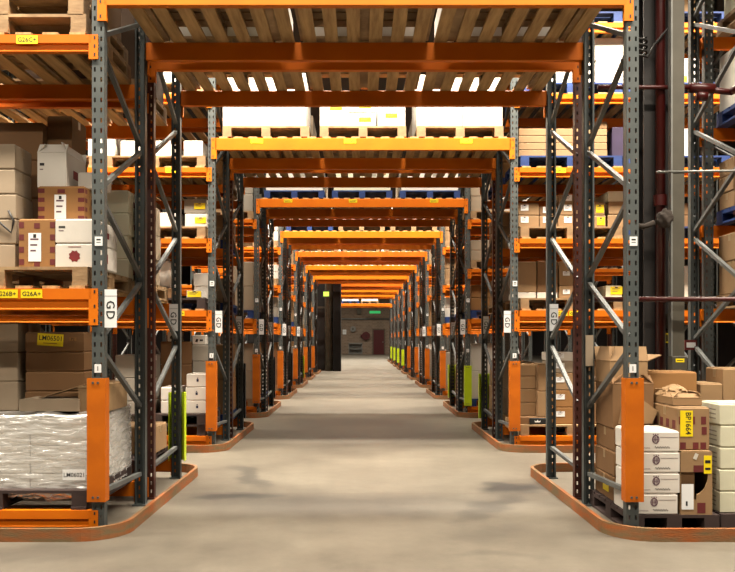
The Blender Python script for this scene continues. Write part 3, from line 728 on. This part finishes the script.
# stack behind the wine cartons
stack(1.835, 2.19, 5.88, .46, PH, [.18, .18, .17], 'brown', 'carton', GR, 'stack hidden behind white wine cartons', labs=[('whitelabel', -.3, .5, .08, .06)])
opencarton(1.83, 2.125, 5.90, .42, PH + .53, .32, 'brown', 'large brown carton with slack flaps behind the orange guard', GR, flaps=((0, 2.5), (1, 2.4), (2, .3), (3, 2.4)), f=.10)
opencarton(1.825, 2.10, 5.95, .36, PH + .855, .16, 'tan', 'tan carton with white inner flap on top of large brown carton', GR, flaps=((0, 1.9), (1, .4), (2, 1.2), (3, 1.9)), f=.11)
o = link('flattened_carton', MB().prism([(-.12, 0), (.10, .01), (.14, .10), (.02, .19), (-.10, .12)], 'y', 0, .10, 'tan').mesh('flattened_carton'), None, (1.99, 5.83, PH + .56)); tag(o, 'crushed tan carton wedged between wine cartons and brown carton', 'carton', GR)
stack(2.15, 2.45, 6.02, .34, PH, [.26, .26, .24], 'brown', 'carton', GR, 'stack hidden behind red-square carton')
carton(2.10, 2.48, 5.99, .34, PH + .765, .17, 'ochre', 'long tan carton lying across the stacks beneath the trunking', GR, rz=-.06)
opencarton(2.15, 2.35, 5.60, .36, PH + .72, .05, 'tan', 'shallow torn carton tray lying on red-square carton', GR, flaps=((0, 2.6), (1, 2.2), (2, 2.0), (3, 2.4)), f=.05)
bx = [o for o in COL.objects if o.get('label', '') == 'brown carton, bottom of stack hidden behind white wine cartons'][0]
lo = link('shipping_label', MB().box(-.002, 0, -.07, .07, -.04, .04, 'yellowlabel').box(-.0026, -.002, -.05, .05, .005, .02, 'ink').mesh('shipping_label'), bx, (-.1785, -.05, .09)); lo['label'] = 'yellow label'
# crumpled brown paper
def paper():
    bm = bmesh.new(); bmesh.ops.create_icosphere(bm, subdivisions=3, radius=1)
    import mathutils
    for v in bm.verts:
        n = mathutils.noise.noise(v.co * 2.3) * .35 + mathutils.noise.noise(v.co * 6) * .15; v.co *= 1 + n; v.co.x *= .08; v.co.y *= .10; v.co.z = max(v.co.z * .05, -.03)
    me = bpy.data.meshes.new('packing_paper'); bm.to_mesh(me); bm.free(); me.materials.append(M['tan']); o = link('packing_paper', me, None, (2.24, 5.80, PH + .80)); tag(o, 'crumpled brown packing paper on the red-square carton', 'paper')
paper()
stack(2.50, 2.66, 6.0, .3, PH, [.28, .28, .29], 'tan', 'carton', GR, 'stack behind the cream cartons')
stack(2.68, 3.0, 6.0, .3, PH, [.32, .32, .32], 'tan', 'carton', GR, 'taller stack behind the cream cartons')

# ------------------------------------------------------------------ building column, pipes, trunking
o = link('steel_column', MB().box(2.37, 2.66, 6.80, 6.825, 0, 9.0, 'column').box(2.37, 2.66, 7.075, 7.10, 0, 9.0, 'column').box(2.505, 2.525, 6.825, 7.075, 0, 9.0, 'column').box(2.30, 2.73, 6.72, 7.18, 0, .02, 'column').mesh('steel_column')); tag(o, 'dark steel roof column standing beside the first right-side rack', 'column')
o = link('sprinkler_pipe', MB().cyl((2.485, 6.74, 0), (2.485, 6.74, 8.98), .040, 'redpipe', 18).mesh('sprinkler_pipe', smooth=True)); tag(o, 'upright dark red sprinkler pipe against the steel column', 'pipe', 'sprinkler pipes')
for z in (2.4, 4.6): link('pipe_coupling', MB().cyl((2.485, 6.74, z), (2.485, 6.74, z + .09), .055, 'redpipe', 18).mesh('pipe_coupling'), o)
riser = o
zz = CAMZ + (339 - 85) / FPX * 6.62
o = link('branch_pipe', MB().cyl((1.95, 6.68, zz), (2.83, 6.68, zz), .018, 'redpipe', 12).cyl((2.83, 6.68, zz - .02), (3.05, 6.68, zz - .04), .026, 'redpipe', 12).cyl((3.05, 6.56, zz - .03), (5.0, 6.56, zz - .10), .026, 'redpipe', 12).cyl((3.05, 6.54, zz - .04), (3.05, 6.70, zz - .03), .03, 'redpipe', 12).mesh('branch_pipe', smooth=True), riser)
link('pipe_coupling', MB().cyl((2.70, 6.68, zz - .005), (2.90, 6.68, zz - .012), .042, 'redpipe', 14).cyl((2.76, 6.68, zz - .07), (2.84, 6.68, zz - .075), .04, 'redpipe', 14).mesh('pipe_coupling', smooth=True), o)
zz = CAMZ + (339 - 300) / FPX * 6.62
link('branch_pipe', MB().cyl((1.86, 6.50, zz), (5.0, 6.50, zz), .02, 'redpipe', 12).cyl((2.485, 6.50, zz), (2.485, 6.74, zz), .02, 'redpipe', 12).mesh('branch_pipe', smooth=True), riser)
zz = CAMZ + (339 - 172) / FPX * 6.6
o = link('conduit', MB().cyl((2.40, 6.60, zz), (3.6, 6.60, zz + .02), .010, 'galv', 10).mesh('conduit', smooth=True)); tag(o, 'thin pale conduit running level past the steel column', 'conduit')
tx0, tx1 = X(671.5, 6.62), X(683.5, 6.62); zb_ = CAMZ + (339 - 356) / FPX * 6.62
o = link('cable_trunking', MB().box(tx0, tx1, 6.60, 6.68, zb_, 9.0, 'trunking').box(tx0 - .012, tx0, 6.595, 6.66, zb_, 9.0, 'galv').mesh('cable_trunking')); tag(o, 'grey upright cable trunking hanging in front of the column', 'trunking')
trk = o
o = link('isolator_box', MB().box(tx0 - .01, tx1 + .02, 6.585, 6.68, zb_ - .15, zb_ - .001, 'trunking').mesh('isolator_box', bevel=.004), trk)
link('warning_sticker', MB().box(0, .07, -.001, 0, 0, .03, 'yellowlabel').box(.01, .06, -.0015, -.001, .012, .018, 'ink').mesh('warning_sticker'), o, (tx0 + .02, 6.584, zb_ - .05))
o = link('junction_box', MB().box(2.53, 2.58, 6.73, 6.80, CAMZ + (339 - 328) / 123.5, CAMZ + (339 - 313) / 123.5, 'trunking').mesh('junction_box', bevel=.004)); tag(o, 'small pale junction box beside the cable trunking', 'junction box')
o = link('warning_plate', MB().box(2.535, 2.58, 6.79, 6.80, CAMZ + (339 - 343) / 123.5, CAMZ + (339 - 333) / 123.5, 'yellowlabel').box(2.55, 2.565, 6.788, 6.79, CAMZ + (339 - 341.5) / 123.5, CAMZ + (339 - 334.5) / 123.5, 'ink').mesh('warning_plate')); tag(o, 'small yellow warning plate below the pale junction box', 'sign')
pts = []
for i in range(40): pts.append((2.27 + .13 * (i / 39 if i < 20 else 1 - abs(30 - i) / 20), 6.70 - .05 * math.sin(i * .8), 3.72 - .003 * i + .02 * math.sin(i * .9)))
o = link('cable_coil', MB().tube([(2.26 + .06 * math.cos(a * .55) + .05, 6.74 + .05 * math.sin(a * .55), 3.80 - .004 * a) for a in range(46)] + [(2.42, 6.70, 3.72), (2.52, 6.66, 3.84), (2.60, 6.63, 3.96)], .010, 'cable', 8).mesh('cable_coil', smooth=True)); tag(o, 'dark cables wound round the steel column near the top', 'cable')
def ragged():
    bm = bmesh.new(); bmesh.ops.create_icosphere(bm, subdivisions=4, radius=1); import mathutils
    for v in bm.verts:
        n = mathutils.noise.noise(v.co * 2) * .25 + mathutils.noise.noise(v.co * 7) * .08; v.co *= 1 + n; v.co.x *= .07; v.co.y *= .055; v.co.z *= .075
    me = bpy.data.meshes.new('valve_cover'); bm.to_mesh(me); bm.free(); me.materials.append(M['cloth']); me.polygons.foreach_set('use_smooth', [True] * len(me.polygons))
    o = link('valve_cover', me, None, (2.485, 6.63, 2.28)); tag(o, 'cloth wrapped lump tied over the red upright pipe', 'wrapped valve')
    link('strap_end', MB().tube([(-.08, .02, -.03), (-.16, .03, -.06), (-.25, .05, -.05)], .022, 'cloth', 8).mesh('strap_end', smooth=True), o)
ragged()
yn = 7.565; o = link('notice_plate', MB().box(X(685, yn), X(697, yn), yn, yn + .012, CAMZ + (339 - 350) / 107.7, CAMZ + (339 - 340) / 107.7, 'maroon').box(X(686.5, yn), X(695.5, yn), yn - .002, yn, CAMZ + (339 - 347.5) / 107.7, CAMZ + (339 - 342.5) / 107.7, 'whitelabel').mesh('notice_plate')); tag(o, 'red bordered white notice plate fixed on the rack post beyond the column', 'sign')

# ---- rear bay beyond the column
GQ = 'goods in the bay beyond the steel column'
ya, yb_ = yrow(0) + D_BF, yrow(0) + D_BR
pal = ['wood', 'wood', 'bluewood', 'wood']
for i, z in enumerate(RB):
    pallet(3.33, 4.33, ya - .02, yb_ + .0, z, ['wood', 'bluewood', 'bluewood', 'wood'][i], f"{['wooden pallet', 'blue pallet', 'blue pallet', 'wooden pallet'][i]} on {['first', 'second', 'third', 'top'][i]} beam of the bay beyond the column", 'pallets beyond the column')
stack(3.34, 3.80, ya, .46, RB[0] + PH, [.30, .25], 'tan', 'big carton', GQ, 'front stack, first beam beyond the column')
stack(3.34, 3.80, ya + .48, .44, RB[0] + PH, [.30, .25], 'tan', 'big carton', GQ, 'rear stack, first beam beyond the column')
for j, yy in enumerate((ya, ya + .31, ya + .62)):
    stack(3.34, 3.78, yy, .30, RB[1] + PH, [.15, .15, .15], 'tan', 'carton', GQ, f"{['front', 'middle', 'rear'][j]} stack on blue pallet beyond the column")
carton(3.34, 4.2, ya, .92, RB[2] + PH, .52, 'white', 'huge white carton on the blue pallet beyond the steel column', GQ)
carton(3.36, 4.1, ya + .02, .85, RB[3] + PH, .6, 'cream', 'pale carton on the top wooden pallet beyond the steel column', GQ)
stack(3.30, 3.62, 6.68, .4, 0, [.3, .3, .3], 'tan', 'carton', GQ, 'stack on the floor of the bay beyond column')
stack(3.66, 4.1, 6.68, .4, 0, [.38, .38, .37], 'ochre', 'carton', GQ, 'taller stack on floor beyond column')

# ------------------------------------------------------------------ portal loads
GP = 'cartons stacked over the walkway'
for k in range(NROW):
    z = 3.64 if k < 10 else 3.32; y0 = yrow(k); xl = XL if k < 7 else -1.18
    cxs = [-1.09, .035, 1.16] if k < 7 else [-.55, .55, 1.25]
    nm = ['left-side', 'middle', 'right-side']
    for j, cx in enumerate(cxs):
        if k >= 7 and j == 2: continue
        m = 'wood'
        if k == 2: m = 'bluewood'
        if k in (3, 10) and j == 0: m = 'bluewood'
        cn = {'wood': 'wooden', 'bluewood': 'blue'}[m]
        pallet(cx - .50, cx + .50, y0 - .03, y0 + D_AR + .02, z, m, f"{cn} pallet, {nm[j]} one over the walkway on the {ORD[k]} rack", 'pallets over the walkway', parts=k <= 2)
        zz = z + PH
        if k == 1:
            if j == 0: carton(cx - .50, cx + .46, y0, .95, zz, .62, 'white', 'wide white carton over the walkway on second rack, by left post', GP, mark='bluecrest')
            if j == 1:
                carton(cx - .50, cx - .16, y0, .5, zz, .36, 'white', 'white carton with yellow label over the walkway, outer one of three', GP, lab=('yellowlabel', 0.05, .60, .14, .05))
                stack(cx - .155, cx + .15, y0, .5, zz, [.16, .16], 'white', 'low carton', GP, 'pair between yellow-labelled white cartons over walkway', lab=('yellowlabel', .1, .5, .14, .05))
                carton(cx + .17, cx + .49, y0, .5, zz, .36, 'white', 'white carton with yellow label over walkway, beside taped pale carton', GP, lab=('yellowlabel', 0, .35, .14, .05))
                carton(cx - .48, cx + .48, y0 + .52, .45, zz, .5, 'white', 'long white carton behind yellow-labelled cartons over the walkway', GP)
            if j == 2:
                carton(cx - .50, cx + .02, y0, .9, zz, .6, 'white', 'white carton with hand slot over walkway, inner of right pair', GP, mark='slots', )
                carton(cx + .03, cx + .49, y0, .9, zz, .6, 'white', 'white carton with hand slot over walkway, outer of right pair', GP, mark='slots')
        else:
            c = 'white' if (k + j) % 3 else 'cream'
            if k == 10: c = 'white'
            h = .52 if k < 3 else .42
            carton(cx - .47, cx + .47, y0 + .02, .92, zz, h, c, f"broad {c} carton on {nm[j]} pallet over the walkway, {ORD[k]} rack", GP, mark='slots' if k < 3 else None)
        if k <= 2:   # rear run
            yb0 = y0 + D_BF
            pallet(cx - .50, cx + .50, yb0 - .03, yb0 + .99, z, 'wood', f"wooden pallet, {nm[j]} one over walkway, rear run of {ORD[k]} rack", 'pallets over the walkway', parts=False)
            carton(cx - .47, cx + .47, yb0 + .0, .9, zz, .48, 'beige' if k else 'white', f"broad carton on {nm[j]} pallet over walkway, rear run of {ORD[k]} rack", GP)

# ------------------------------------------------------------------ second rack, seen over the aisle
y1 = yrow(1); FY = y1 + .06
GL2 = 'goods on the second left-side rack'; GR2 = 'goods on the second right-side rack'
def XX(a): return X(a, FY)
PB = 'pallets of the second rack'
for side in (-1, 1):
    for z in side_levels(1, side):
        base = z + (.02 if z > 1 else 0)
        for q in range(2):
            a = 1.80 + .09 + q * 1.25
            x0, x1 = (-(a + 1.18) + .1, -a + .1) if side < 0 else (a - .03, a + 1.15)
            m = 'wood'
            if side > 0 and z in (3.28, 4.13): m = 'bluewood'
            if side > 0 and z == 2.46 and q == 1: m = 'bluewood'
            if side > 0 and z == 4.95: m = 'bluewood'
            if side < 0 and z in (1.63, .18): m = 'darkwood'
            cn = {'wood': 'wooden', 'bluewood': 'blue', 'darkwood': 'dark'}[m]
            pallet(x0, x1, y1 - .02, y1 + D_AR + .0, base, m, f"{cn} pallet on {LEVNAME[z]} of second {SIDE[side]} rack, {['by the walkway', 'away from the walkway'][q]}", PB, parts=True)
def L2(px0, px1, lev, hs, c, where, side=-1, yo=0., d=.5, z0=None, **kw):
    y = FY + yo; base = (z0 if z0 is not None else lev + (.02 if lev > 1 else 0) + PH)
    s = 'left-side' if side < 0 else 'right-side'
    return stack(X(px0, y), X(px1, y), y, d, base, hs, c, kw.pop('lab_name', 'carton'), GL2 if side < 0 else GR2, where, **kw)
# left, floor
pallet(-2.9, -1.79, y1 - .02, y1 + D_AR, .18 + PH, 'darkwood', 'upper dark pallet under the white crest cartons, second left-side rack', PB)
zf2 = .18 + 2 * PH
L2(186, 208, .18, [.155, .155, .155], 'white', 'crest stack by orange guard, second left-side rack', z0=zf2, mark='bluecrest', d=.4)
L2(160.5, 181, .18, [.155, .155], 'white', 'low stack away from guard, second left-side rack', z0=zf2, d=.4)
L2(193, 209.5, .18, [.3, .3, .2], 'grey', 'stack behind the white crest cartons', yo=.45, z0=zf2, d=.35)
L2(160, 191, .18, [.28, .28, .28], 'brown', 'stack behind the low white stack', yo=.45, z0=zf2, d=.35)
L2(167, 178, .18, [.12], 'white', 'with black print topping the brown stack behind low white stack', yo=.46, z0=zf2 + .84, d=.3, mark='blackprint')
L2(193, 206, .18, [.12], 'white', 'with black print topping the grey stack behind crest cartons', yo=.46, z0=zf2 + .80, d=.3, mark='blackprint')
stack(X(115, FY), X(150, FY), FY, .5, .305, [.27, .27, .27], 'grey', 'carton', GL2, 'stack far from walkway, floor of second left-side rack')
stack(X(84, FY), X(112, FY), FY, .5, .305, [.25, .25], 'brown', 'carton', GL2, 'outermost floor stack in view, second left-side rack')
# left, first shelf
L2(186, 201, 1.63, [.09], 'white', 'with yellow label, first shelf of second left-side rack', lab=('yellowlabel', 0, .55, .16, .07), lab_name='flat carton')
L2(194, 210, 1.63, [.16, .16], 'white', 'pair beside post, first shelf of second left-side rack', yo=.30, d=.4)
L2(158, 172, 1.63, [.12], 'brown', 'under the white sack on second left-side rack', lab_name='low carton')
def sack(x, y, z):
    bm = bmesh.new(); bmesh.ops.create_cube(bm, size=1); bmesh.ops.subdivide_edges(bm, edges=bm.edges[:], cuts=8, use_grid_fill=True); import mathutils
    for v in bm.verts:
        v.co.z += .5; p = v.co.copy(); r = 1 - .25 * abs(p.z - .4); v.co.x *= r * .22; v.co.y *= r * .3; v.co.z *= .32; v.co += Vector((1, 1, .3)) * .018 * mathutils.noise.noise(p * 4)
        v.co.z = max(v.co.z, 0)
    me = bpy.data.meshes.new('sack'); bm.to_mesh(me); bm.free(); me.materials.append(M['white']); me.polygons.foreach_set('use_smooth', [True] * len(me.polygons))
    o = link('sack', me, None, (x, y, z)); tag(o, 'white plastic sack on first shelf of the second left-side rack', 'sack', GL2)
    link('neck_tie', MB().cyl((0, 0, .30), (.02, 0, .37), .03, 'whitetape', 10, .05).mesh('neck_tie'), o)
sack(X(165, FY + .2), FY + .2, 1.65 + PH + .12)
stack(X(112, FY), X(150, FY), FY, .5, 1.65 + PH, [.2, .2], 'beige', 'carton', GL2, 'stack far from walkway on first shelf, second left-side rack')
# left, middle shelf
L2(185, 207, 2.46, [.16, .17], ['white', 'grey'], 'stack by post, middle shelf of second left-side rack', lab=('yellowlabel', .2, .5, .13, .07))
L2(157, 180, 2.46, [.17], 'white', 'away from the post, middle shelf of second left-side rack', lab_name='long carton')
L2(120, 150, 2.46, [.17, .17], 'beige', 'stack far from walkway, middle shelf second left-side rack')
# left, upper shelf
L2(184, 203, 3.28, [.19], 'white', 'first from the post, upper shelf second left-side rack')
L2(156, 174, 3.28, [.19], 'white', 'second from post, upper shelf second left-side rack')
L2(120, 140, 3.28, [.19], 'white', 'third from post, upper shelf second left-side rack')
L2(88, 114, 3.28, [.34], 'white', 'fourth from post, upper shelf second left-side rack', lab_name='big carton')
L2(160, 205, 4.13, [.5], 'white', 'on high shelf of the second left-side rack', lab_name='large carton')
# right, floor
R2 = dict(side=1)
L2(518, 546, .18, [.085], 'brown', 'behind the black crown tray, second right-side rack', d=.42, lab_name='low carton', side=1)
o = carton(X(529.5, FY - .012), X(547, FY - .012), FY - .02, .018, .305, .075, 'black', 'black tray front with small crown at floor of second right-side rack', GR2, tape=None)
link('crown_print', MB().prism([(-.03, 0), (.03, 0), (.035, .022), (.016, .010), (0, .028), (-.016, .010), (-.035, .022)], 'y', -.001, 0, 'whitelabel').mesh('crown_print'), o, (-.01, -.0102, .025))
L2(518, 536, .18, [.16, .16, .15, .14], 'tan', 'stack by the orange guard, second right-side rack', yo=.12, z0=.39, d=.45, side=1)
L2(538, 549, .18, [.30, .32], 'tan', 'slim stack beside dark far post, second right-side rack', yo=.02, z0=.39, d=.38, side=1)
L2(552, 576, .18, [.2, .2, .2, .14, .10], ['ochre', 'ochre', 'tan', 'beige', 'white'], 'tall stack seen between dark posts, second right-side rack', lab=('whitelabel', -.15, .6, .1, .06), side=1)
L2(580, 612, .18, [.25, .25, .25], 'brown', 'stack seen behind paired posts, second right-side rack', side=1)
L2(640, 690, .18, [.3, .3], 'brown', 'stack behind the steel column, second right-side rack', side=1)
# right, first shelf
L2(517, 536, 1.63, [.07, .36], ['white', 'tan'], 'pile by post, first shelf second right-side rack', side=1)
L2(537, 557, 1.63, [.07, .37], ['white', 'brown'], 'pile second from post, first shelf second right-side rack', side=1)
L2(559, 577, 1.63, [.15, .28], 'tan', 'pile third from post, first shelf second right-side rack', side=1, lab=('whitelabel', -.1, .5, .08, .05))
L2(606, 622, 1.63, [.15], 'cream', 'with yellow label, first shelf of second right-side rack', lab=('yellowlabel', .15, .6, .14, .09), side=1)
L2(678, 692, 1.63, [.38], 'white', 'seen behind the trunking, first shelf second right-side rack', lab_name='tall carton', side=1)
# right, middle shelf
L2(518, 538.5, 2.46, [.14, .14], 'tan', 'pair by post, middle shelf second right-side rack', side=1, labs=[('whitelabel', -.2, .62, .09, .07)])
L2(539.5, 557, 2.46, [.14, .10], ['tan', 'brown'], 'pair second from post, middle shelf second right-side rack', side=1, labs=[('whitelabel', -.1, .62, .09, .07)])
L2(559, 578, 2.46, [.14, .14, .10], 'tan', 'trio behind dark posts, middle shelf second right-side rack', side=1, labs=[('whitelabel', .0, .62, .09, .07)])
L2(586, 605, 2.46, [.14, .15], 'tan', 'pair with yellow label, middle shelf second right-side rack', side=1, labs=[('yellowlabel', .25, .5, .09, .09)])
L2(608, 624, 2.46, [.15, .15, .12], ['tan', 'tan', 'cream'], 'trio near front post, middle shelf second right-side rack', side=1)
L2(670, 690, 2.46, [.14, .14], 'brown', 'pair behind the trunking, middle shelf second right-side rack', side=1)
# right, upper shelf: four low courses of tan cartons
for i, (a, b) in enumerate(((519, 546), (546.5, 576), (576.5, 607))):
    L2(a, b, 3.28, [.083] * 4 + ([.08] if i == 2 else []), 'tan', f"{['column by post', 'middle column', 'column behind paired posts'][i]} on blue pallet, second right-side rack", d=.45, side=1, lab_name='low carton', jit=.003)
L2(612, 624, 3.28, [.35], 'purple', 'on upper shelf near front post, second right-side rack', lab_name='plastic bin', side=1, tape=None, name='plastic_bin', cat='bin')
L2(672, 692, 3.28, [.33], 'white', 'seen behind the trunking, upper shelf second right-side rack', lab_name='tall carton', side=1)
# right, high and top shelves
L2(596, 628, 4.13, [.28, .26], 'white', 'pair on high shelf, second right-side rack', side=1, lab_name='large carton')
L2(520, 590, 4.13, [.25], 'white', 'on high shelf, second right-side rack', side=1, lab_name='long carton')
L2(676, 700, 4.13, [.3], 'white', 'seen behind trunking on high shelf, second right-side rack', side=1, lab_name='tall carton', lab=('yellowlabel', -.2, .2, .1, .07))
L2(640, 700, 4.95, [.5], 'tan', 'on top shelf of second right-side rack', side=1, lab_name='large carton')

# ------------------------------------------------------------------ remaining racks, goods beside the walkway
cols = ['tan', 'tan', 'beige', 'brown', 'white', 'tan', 'ochre', 'grey']
def wall_of_goods(k, side, run):
    y0 = yrow(k); yf = y0 if run == 'A' else y0 + D_BF; dp = D_AR if run == 'A' else D_BR - D_BF
    xf = (XL if side < 0 else XR) + side * .05
    for li, z in enumerate(side_levels(k, side)):
        if k == 1 and z > 3.5: continue
        if k >= 4 and z == 2.46: continue
        nl = [q for q in side_levels(k, side) if q > z] if k < 4 else [q for q in (1.63, 3.28) if q > z]
        room = (nl[0] if nl else z + 1.0) - z - .14 - PH - .06
        base = z + (.02 if (z > 1 and k <= 3) else 0)
        m = 'bluewood' if rnd.random() < .25 else 'wood'
        w = 1.0
        x0, x1 = (xf - w, xf) if side < 0 else (xf, xf + w)
        rn = 'front' if run == 'A' else 'rear'
        G = f"goods on the {ORD[k]} {SIDE[side]} rack"
        pallet(x0, x1, yf - .02, yf + dp + .02, base, m, f"{'blue' if m == 'bluewood' else 'wooden'} pallet by the walkway, {LEVNAME[z]} of {ORD[k]} {SIDE[side]} rack, {rn} run", 'pallets deep in the warehouse', parts=False)
        zz = base + PH
        n = 2 if (k < 4 or run == 'A') else 1
        fill = rnd.uniform(.6, .92)
        specs = [('outer', 0., .46)] if k >= 3 else [('front', .02, .42), ('back', .46, .42)]
        if k >= 3: specs = [('walkway', .03, .84)]
        for nm, yo, d in specs:
            c = rnd.choice(cols); hh = min(room * fill / n, .46)
            a, b = (x1 - .46, x1 - .01) if side < 0 else (x0 + .01, x0 + .46)
            stack(a, b, yf + yo, d, zz, [hh] * n, c, 'carton', G, f"{nm} stack, {LEVNAME[z]} of {ORD[k]} {SIDE[side]} rack {rn}")
        if run == 'A' and k <= 2:
            c = rnd.choice(cols); hh = min(room * rnd.uniform(.5, .9) / 2, .36)
            a, b = (x0 + .02, x1 - .49) if side < 0 else (x0 + .49, x1 - .02)
            stack(a, b, yf + .02, .5, zz, [hh] * 2, c, 'carton', G, f"inner stack, {LEVNAME[z]} of {ORD[k]} {SIDE[side]} rack {rn}")
for k in range(1, NROW):
    for side in (-1, 1):
        if k >= 7: continue
        for run in 'AB':
            if k == 1 and run == 'A': continue
            if k >= 6 and run == 'B': continue
            wall_of_goods(k, side, run)
# ------------------------------------------------------------------ far end
yp = 33.1
o = struct('trim_1', MB().box(-4.6, -1.38, yp + .25, yp + .45, 0, 5.2, 'black'))
o.name = 'partition_wall'
o = link('concrete_pillar', MB().cyl((-1.26, yp, 0), (-1.26, yp, 9.0), .17, 'concretepillar', 24).mesh('concrete_pillar', smooth=True)); tag(o, 'round grey concrete pillar beside the black panel far down the walkway', 'pillar')
o = link('black_panel', MB().box(-1.085, -.77, yp - .35, yp + .45, 0, 4.2, 'black').mesh('black_panel', bevel=.01)); tag(o, 'tall black boarded panel standing at walkway edge beside the pillar', 'panel')
o = link('door_leaf', MB().box(-1.95, -1.45, yp + .17, yp + .22, 0, 2.55, 'column').box(-1.97, -1.43, yp + .15, yp + .24, 2.55, 2.63, 'trunking').mesh('door_leaf')); tag(o, 'dark door leaf with pale top rail left of the pillar', 'door')
o = link('exit_sign', MB().box(-1.50, -1.22, yp - .32, yp - .26, 2.98, 3.24, 'trunking').box(-1.47, -1.25, yp - .325, yp - .32, 3.02, 3.20, 'exityellow').mesh('exit_sign')); tag(o, 'lit yellow-green sign hung on the concrete pillar', 'exit sign', 'exit signs')
def P2(px, py, y): return X(px, y), CAMZ + (CY - py) * y / FPX
yw = 67.98
xa, zt1 = P2(373.5, 330, yw); xb, _ = P2(384, 354, yw)
door = struct('door_1', MB().box(xa, xb, yw - .05, yw, 0, zt1, 'doorred').box(xb - .12, xb - .06, yw - .09, yw - .05, 1.0, 1.1, 'galv'))
struct('trim_2', MB().box(xa - .10, xa, yw - .08, yw, 0, zt1 + .1, 'doorframe').box(xb, xb + .10, yw - .08, yw, 0, zt1 + .1, 'doorframe').box(xa, xb, yw - .08, yw, zt1, zt1 + .1, 'doorframe'))
xa, za = P2(366, 335.8, yw)
o = link('hose_reel', MB().cyl((xa, yw - .22, za), (xa, yw - .02, za), .34, 'doorred', 24).mesh('hose_reel')); tag(o, 'round red hose reel on the end wall beside dark red door', 'hose reel')
link('hub', MB().cyl((xa, yw - .26, za), (xa, yw - .22, za), .10, 'redpipe', 16).mesh('hub'), o); link('mounting', MB().box(xa - .45, xa - .34, yw - .12, yw - .02, za - .1, za + .1, 'doorred').mesh('mounting'), o)
xa, zt1 = P2(348.5, 342, yw - 1.5); xb, _ = P2(362.5, 354, yw - 1.5); ysh = yw - 1.5
o = bpy.data.objects.new('metal_shelf', None); COL.objects.link(o); o.location = (xa, ysh, 0); tag(o, 'low grey metal shelf unit against the far end wall', 'shelf unit')
for z in (.06, .45, .9): link('shelf_board', MB().box(0, xb - xa, 0, .5, z, z + .06, 'galv').mesh('shelf_board'), o)
for a in (0, xb - xa - .05):
    for b in (0, .45): link('shelf_leg', MB().box(a, a + .05, b, b + .05, 0, .98, 'galv').mesh('shelf_leg'), o)
link('back_panel', MB().box(0, xb - xa, .46, .48, .1, .98, 'galv').mesh('back_panel'), o)
xa, za = P2(369.5, 313.5, yw - 1.0); xb, zt1 = P2(380.5, 311.3, yw - 1.0)
o = link('exit_sign', MB().box(xa, xb, yw - 1.1, yw - 1.0, za, zt1 + .03, 'exitgreen').mesh('exit_sign')); tag(o, 'lit green sign high on the far end wall', 'exit sign', 'exit signs')
for a in (xa + .1, xb - .1): link('hanger_rod', MB().cyl((a, yw - 1.05, zt1 + .03), (a, yw - 1.05, 9.0), .01, 'galv', 6).mesh('hanger_rod'), o)
_, za = P2(0, 319, yw)
o = link('wall_conduit', MB().cyl((-3.5, yw - .06, za), (3, yw - .06, za), .06, 'galv', 10).mesh('wall_conduit', smooth=True)); tag(o, 'grey level pipe running along the far end wall', 'pipe')
xa, za = P2(359, 314, yw); 
o = link('wall_duct', MB().box(xa - .18, xa + .18, yw - .3, yw, za, 9.0, 'concretepillar').mesh('wall_duct')); tag(o, 'grey upright duct high on the far end wall', 'duct')
xa, za = P2(344.5, 332, yw)
o = link('wall_notice', MB().box(xa - .15, xa + .15, yw - .02, yw, za - .2, za + .2, 'whitelabel').box(xa - .1, xa + .1, yw - .022, yw - .02, za, za + .02, 'ink').mesh('wall_notice')); tag(o, 'small white notice on the end wall beside the black panel', 'notice')
xa, za = P2(353, 329, yw)
o = link('wall_fan', MB().cyl((xa, yw - .15, za), (xa, yw, za), .24, 'galv', 18).cyl((xa, yw - .18, za), (xa, yw - .15, za), .08, 'trunking', 12).mesh('wall_fan')); tag(o, 'pale round fitting on the end wall above metal shelf', 'fitting')

# ------------------------------------------------------------------ lights: fluorescent strips over every aisle, more added before the end wall
def strip(y, e, z=5.7, L=13., x=0.):
    l = bpy.data.lights.new('strip_light', 'AREA'); l.shape = 'RECTANGLE'; l.size = L; l.size_y = .22; l.energy = e; l.spread = math.radians(125 if y > 2 and y < 50 else 165); l.color = (1., .90, .74)
    o = bpy.data.objects.new('strip_light', l); COL.objects.link(o); o.location = (x, y, z)
for k in range(-1, 12):
    e = {-1: 800, 0: 1350, 1: 2050, 2: 650, 3: 1800}.get(k, 1450)
    strip(4.6 + PITCH * k, e)
strip(55, 700); strip(62, 600)  # unseen strips past the last aisle, put in to light the end wall
w = bpy.data.worlds.new('world'); S.world = w; w.use_nodes = True
w.node_tree.nodes['Background'].inputs[0].default_value = (.9, .85, .8, 1); w.node_tree.nodes['Background'].inputs[1].default_value = .05

# ------------------------------------------------------------------ camera
cd = bpy.data.cameras.new('camera'); cam = bpy.data.objects.new('camera', cd); COL.objects.link(cam); S.camera = cam
cam.location = (0, 0, CAMZ); cam.rotation_euler = (math.pi / 2, 0, 0)
cd.sensor_fit = 'HORIZONTAL'; cd.sensor_width = 36; cd.lens = FPX / 735 * 36
cd.shift_x = (367.5 - CX) / 735; cd.shift_y = (CY - 286) / 735
cd.clip_end = 200
S.view_settings.view_transform = 'Standard'; S.view_settings.look = 'None'; S.view_settings.gamma = 1; S.view_settings.exposure = 0
S.cycles.max_bounces = 8; S.cycles.diffuse_bounces = 5; S.cycles.transparent_max_bounces = 12; S.cycles.sample_clamp_indirect = 8
print('CARTONS', NCART[0], 'OBJECTS', len(COL.objects))
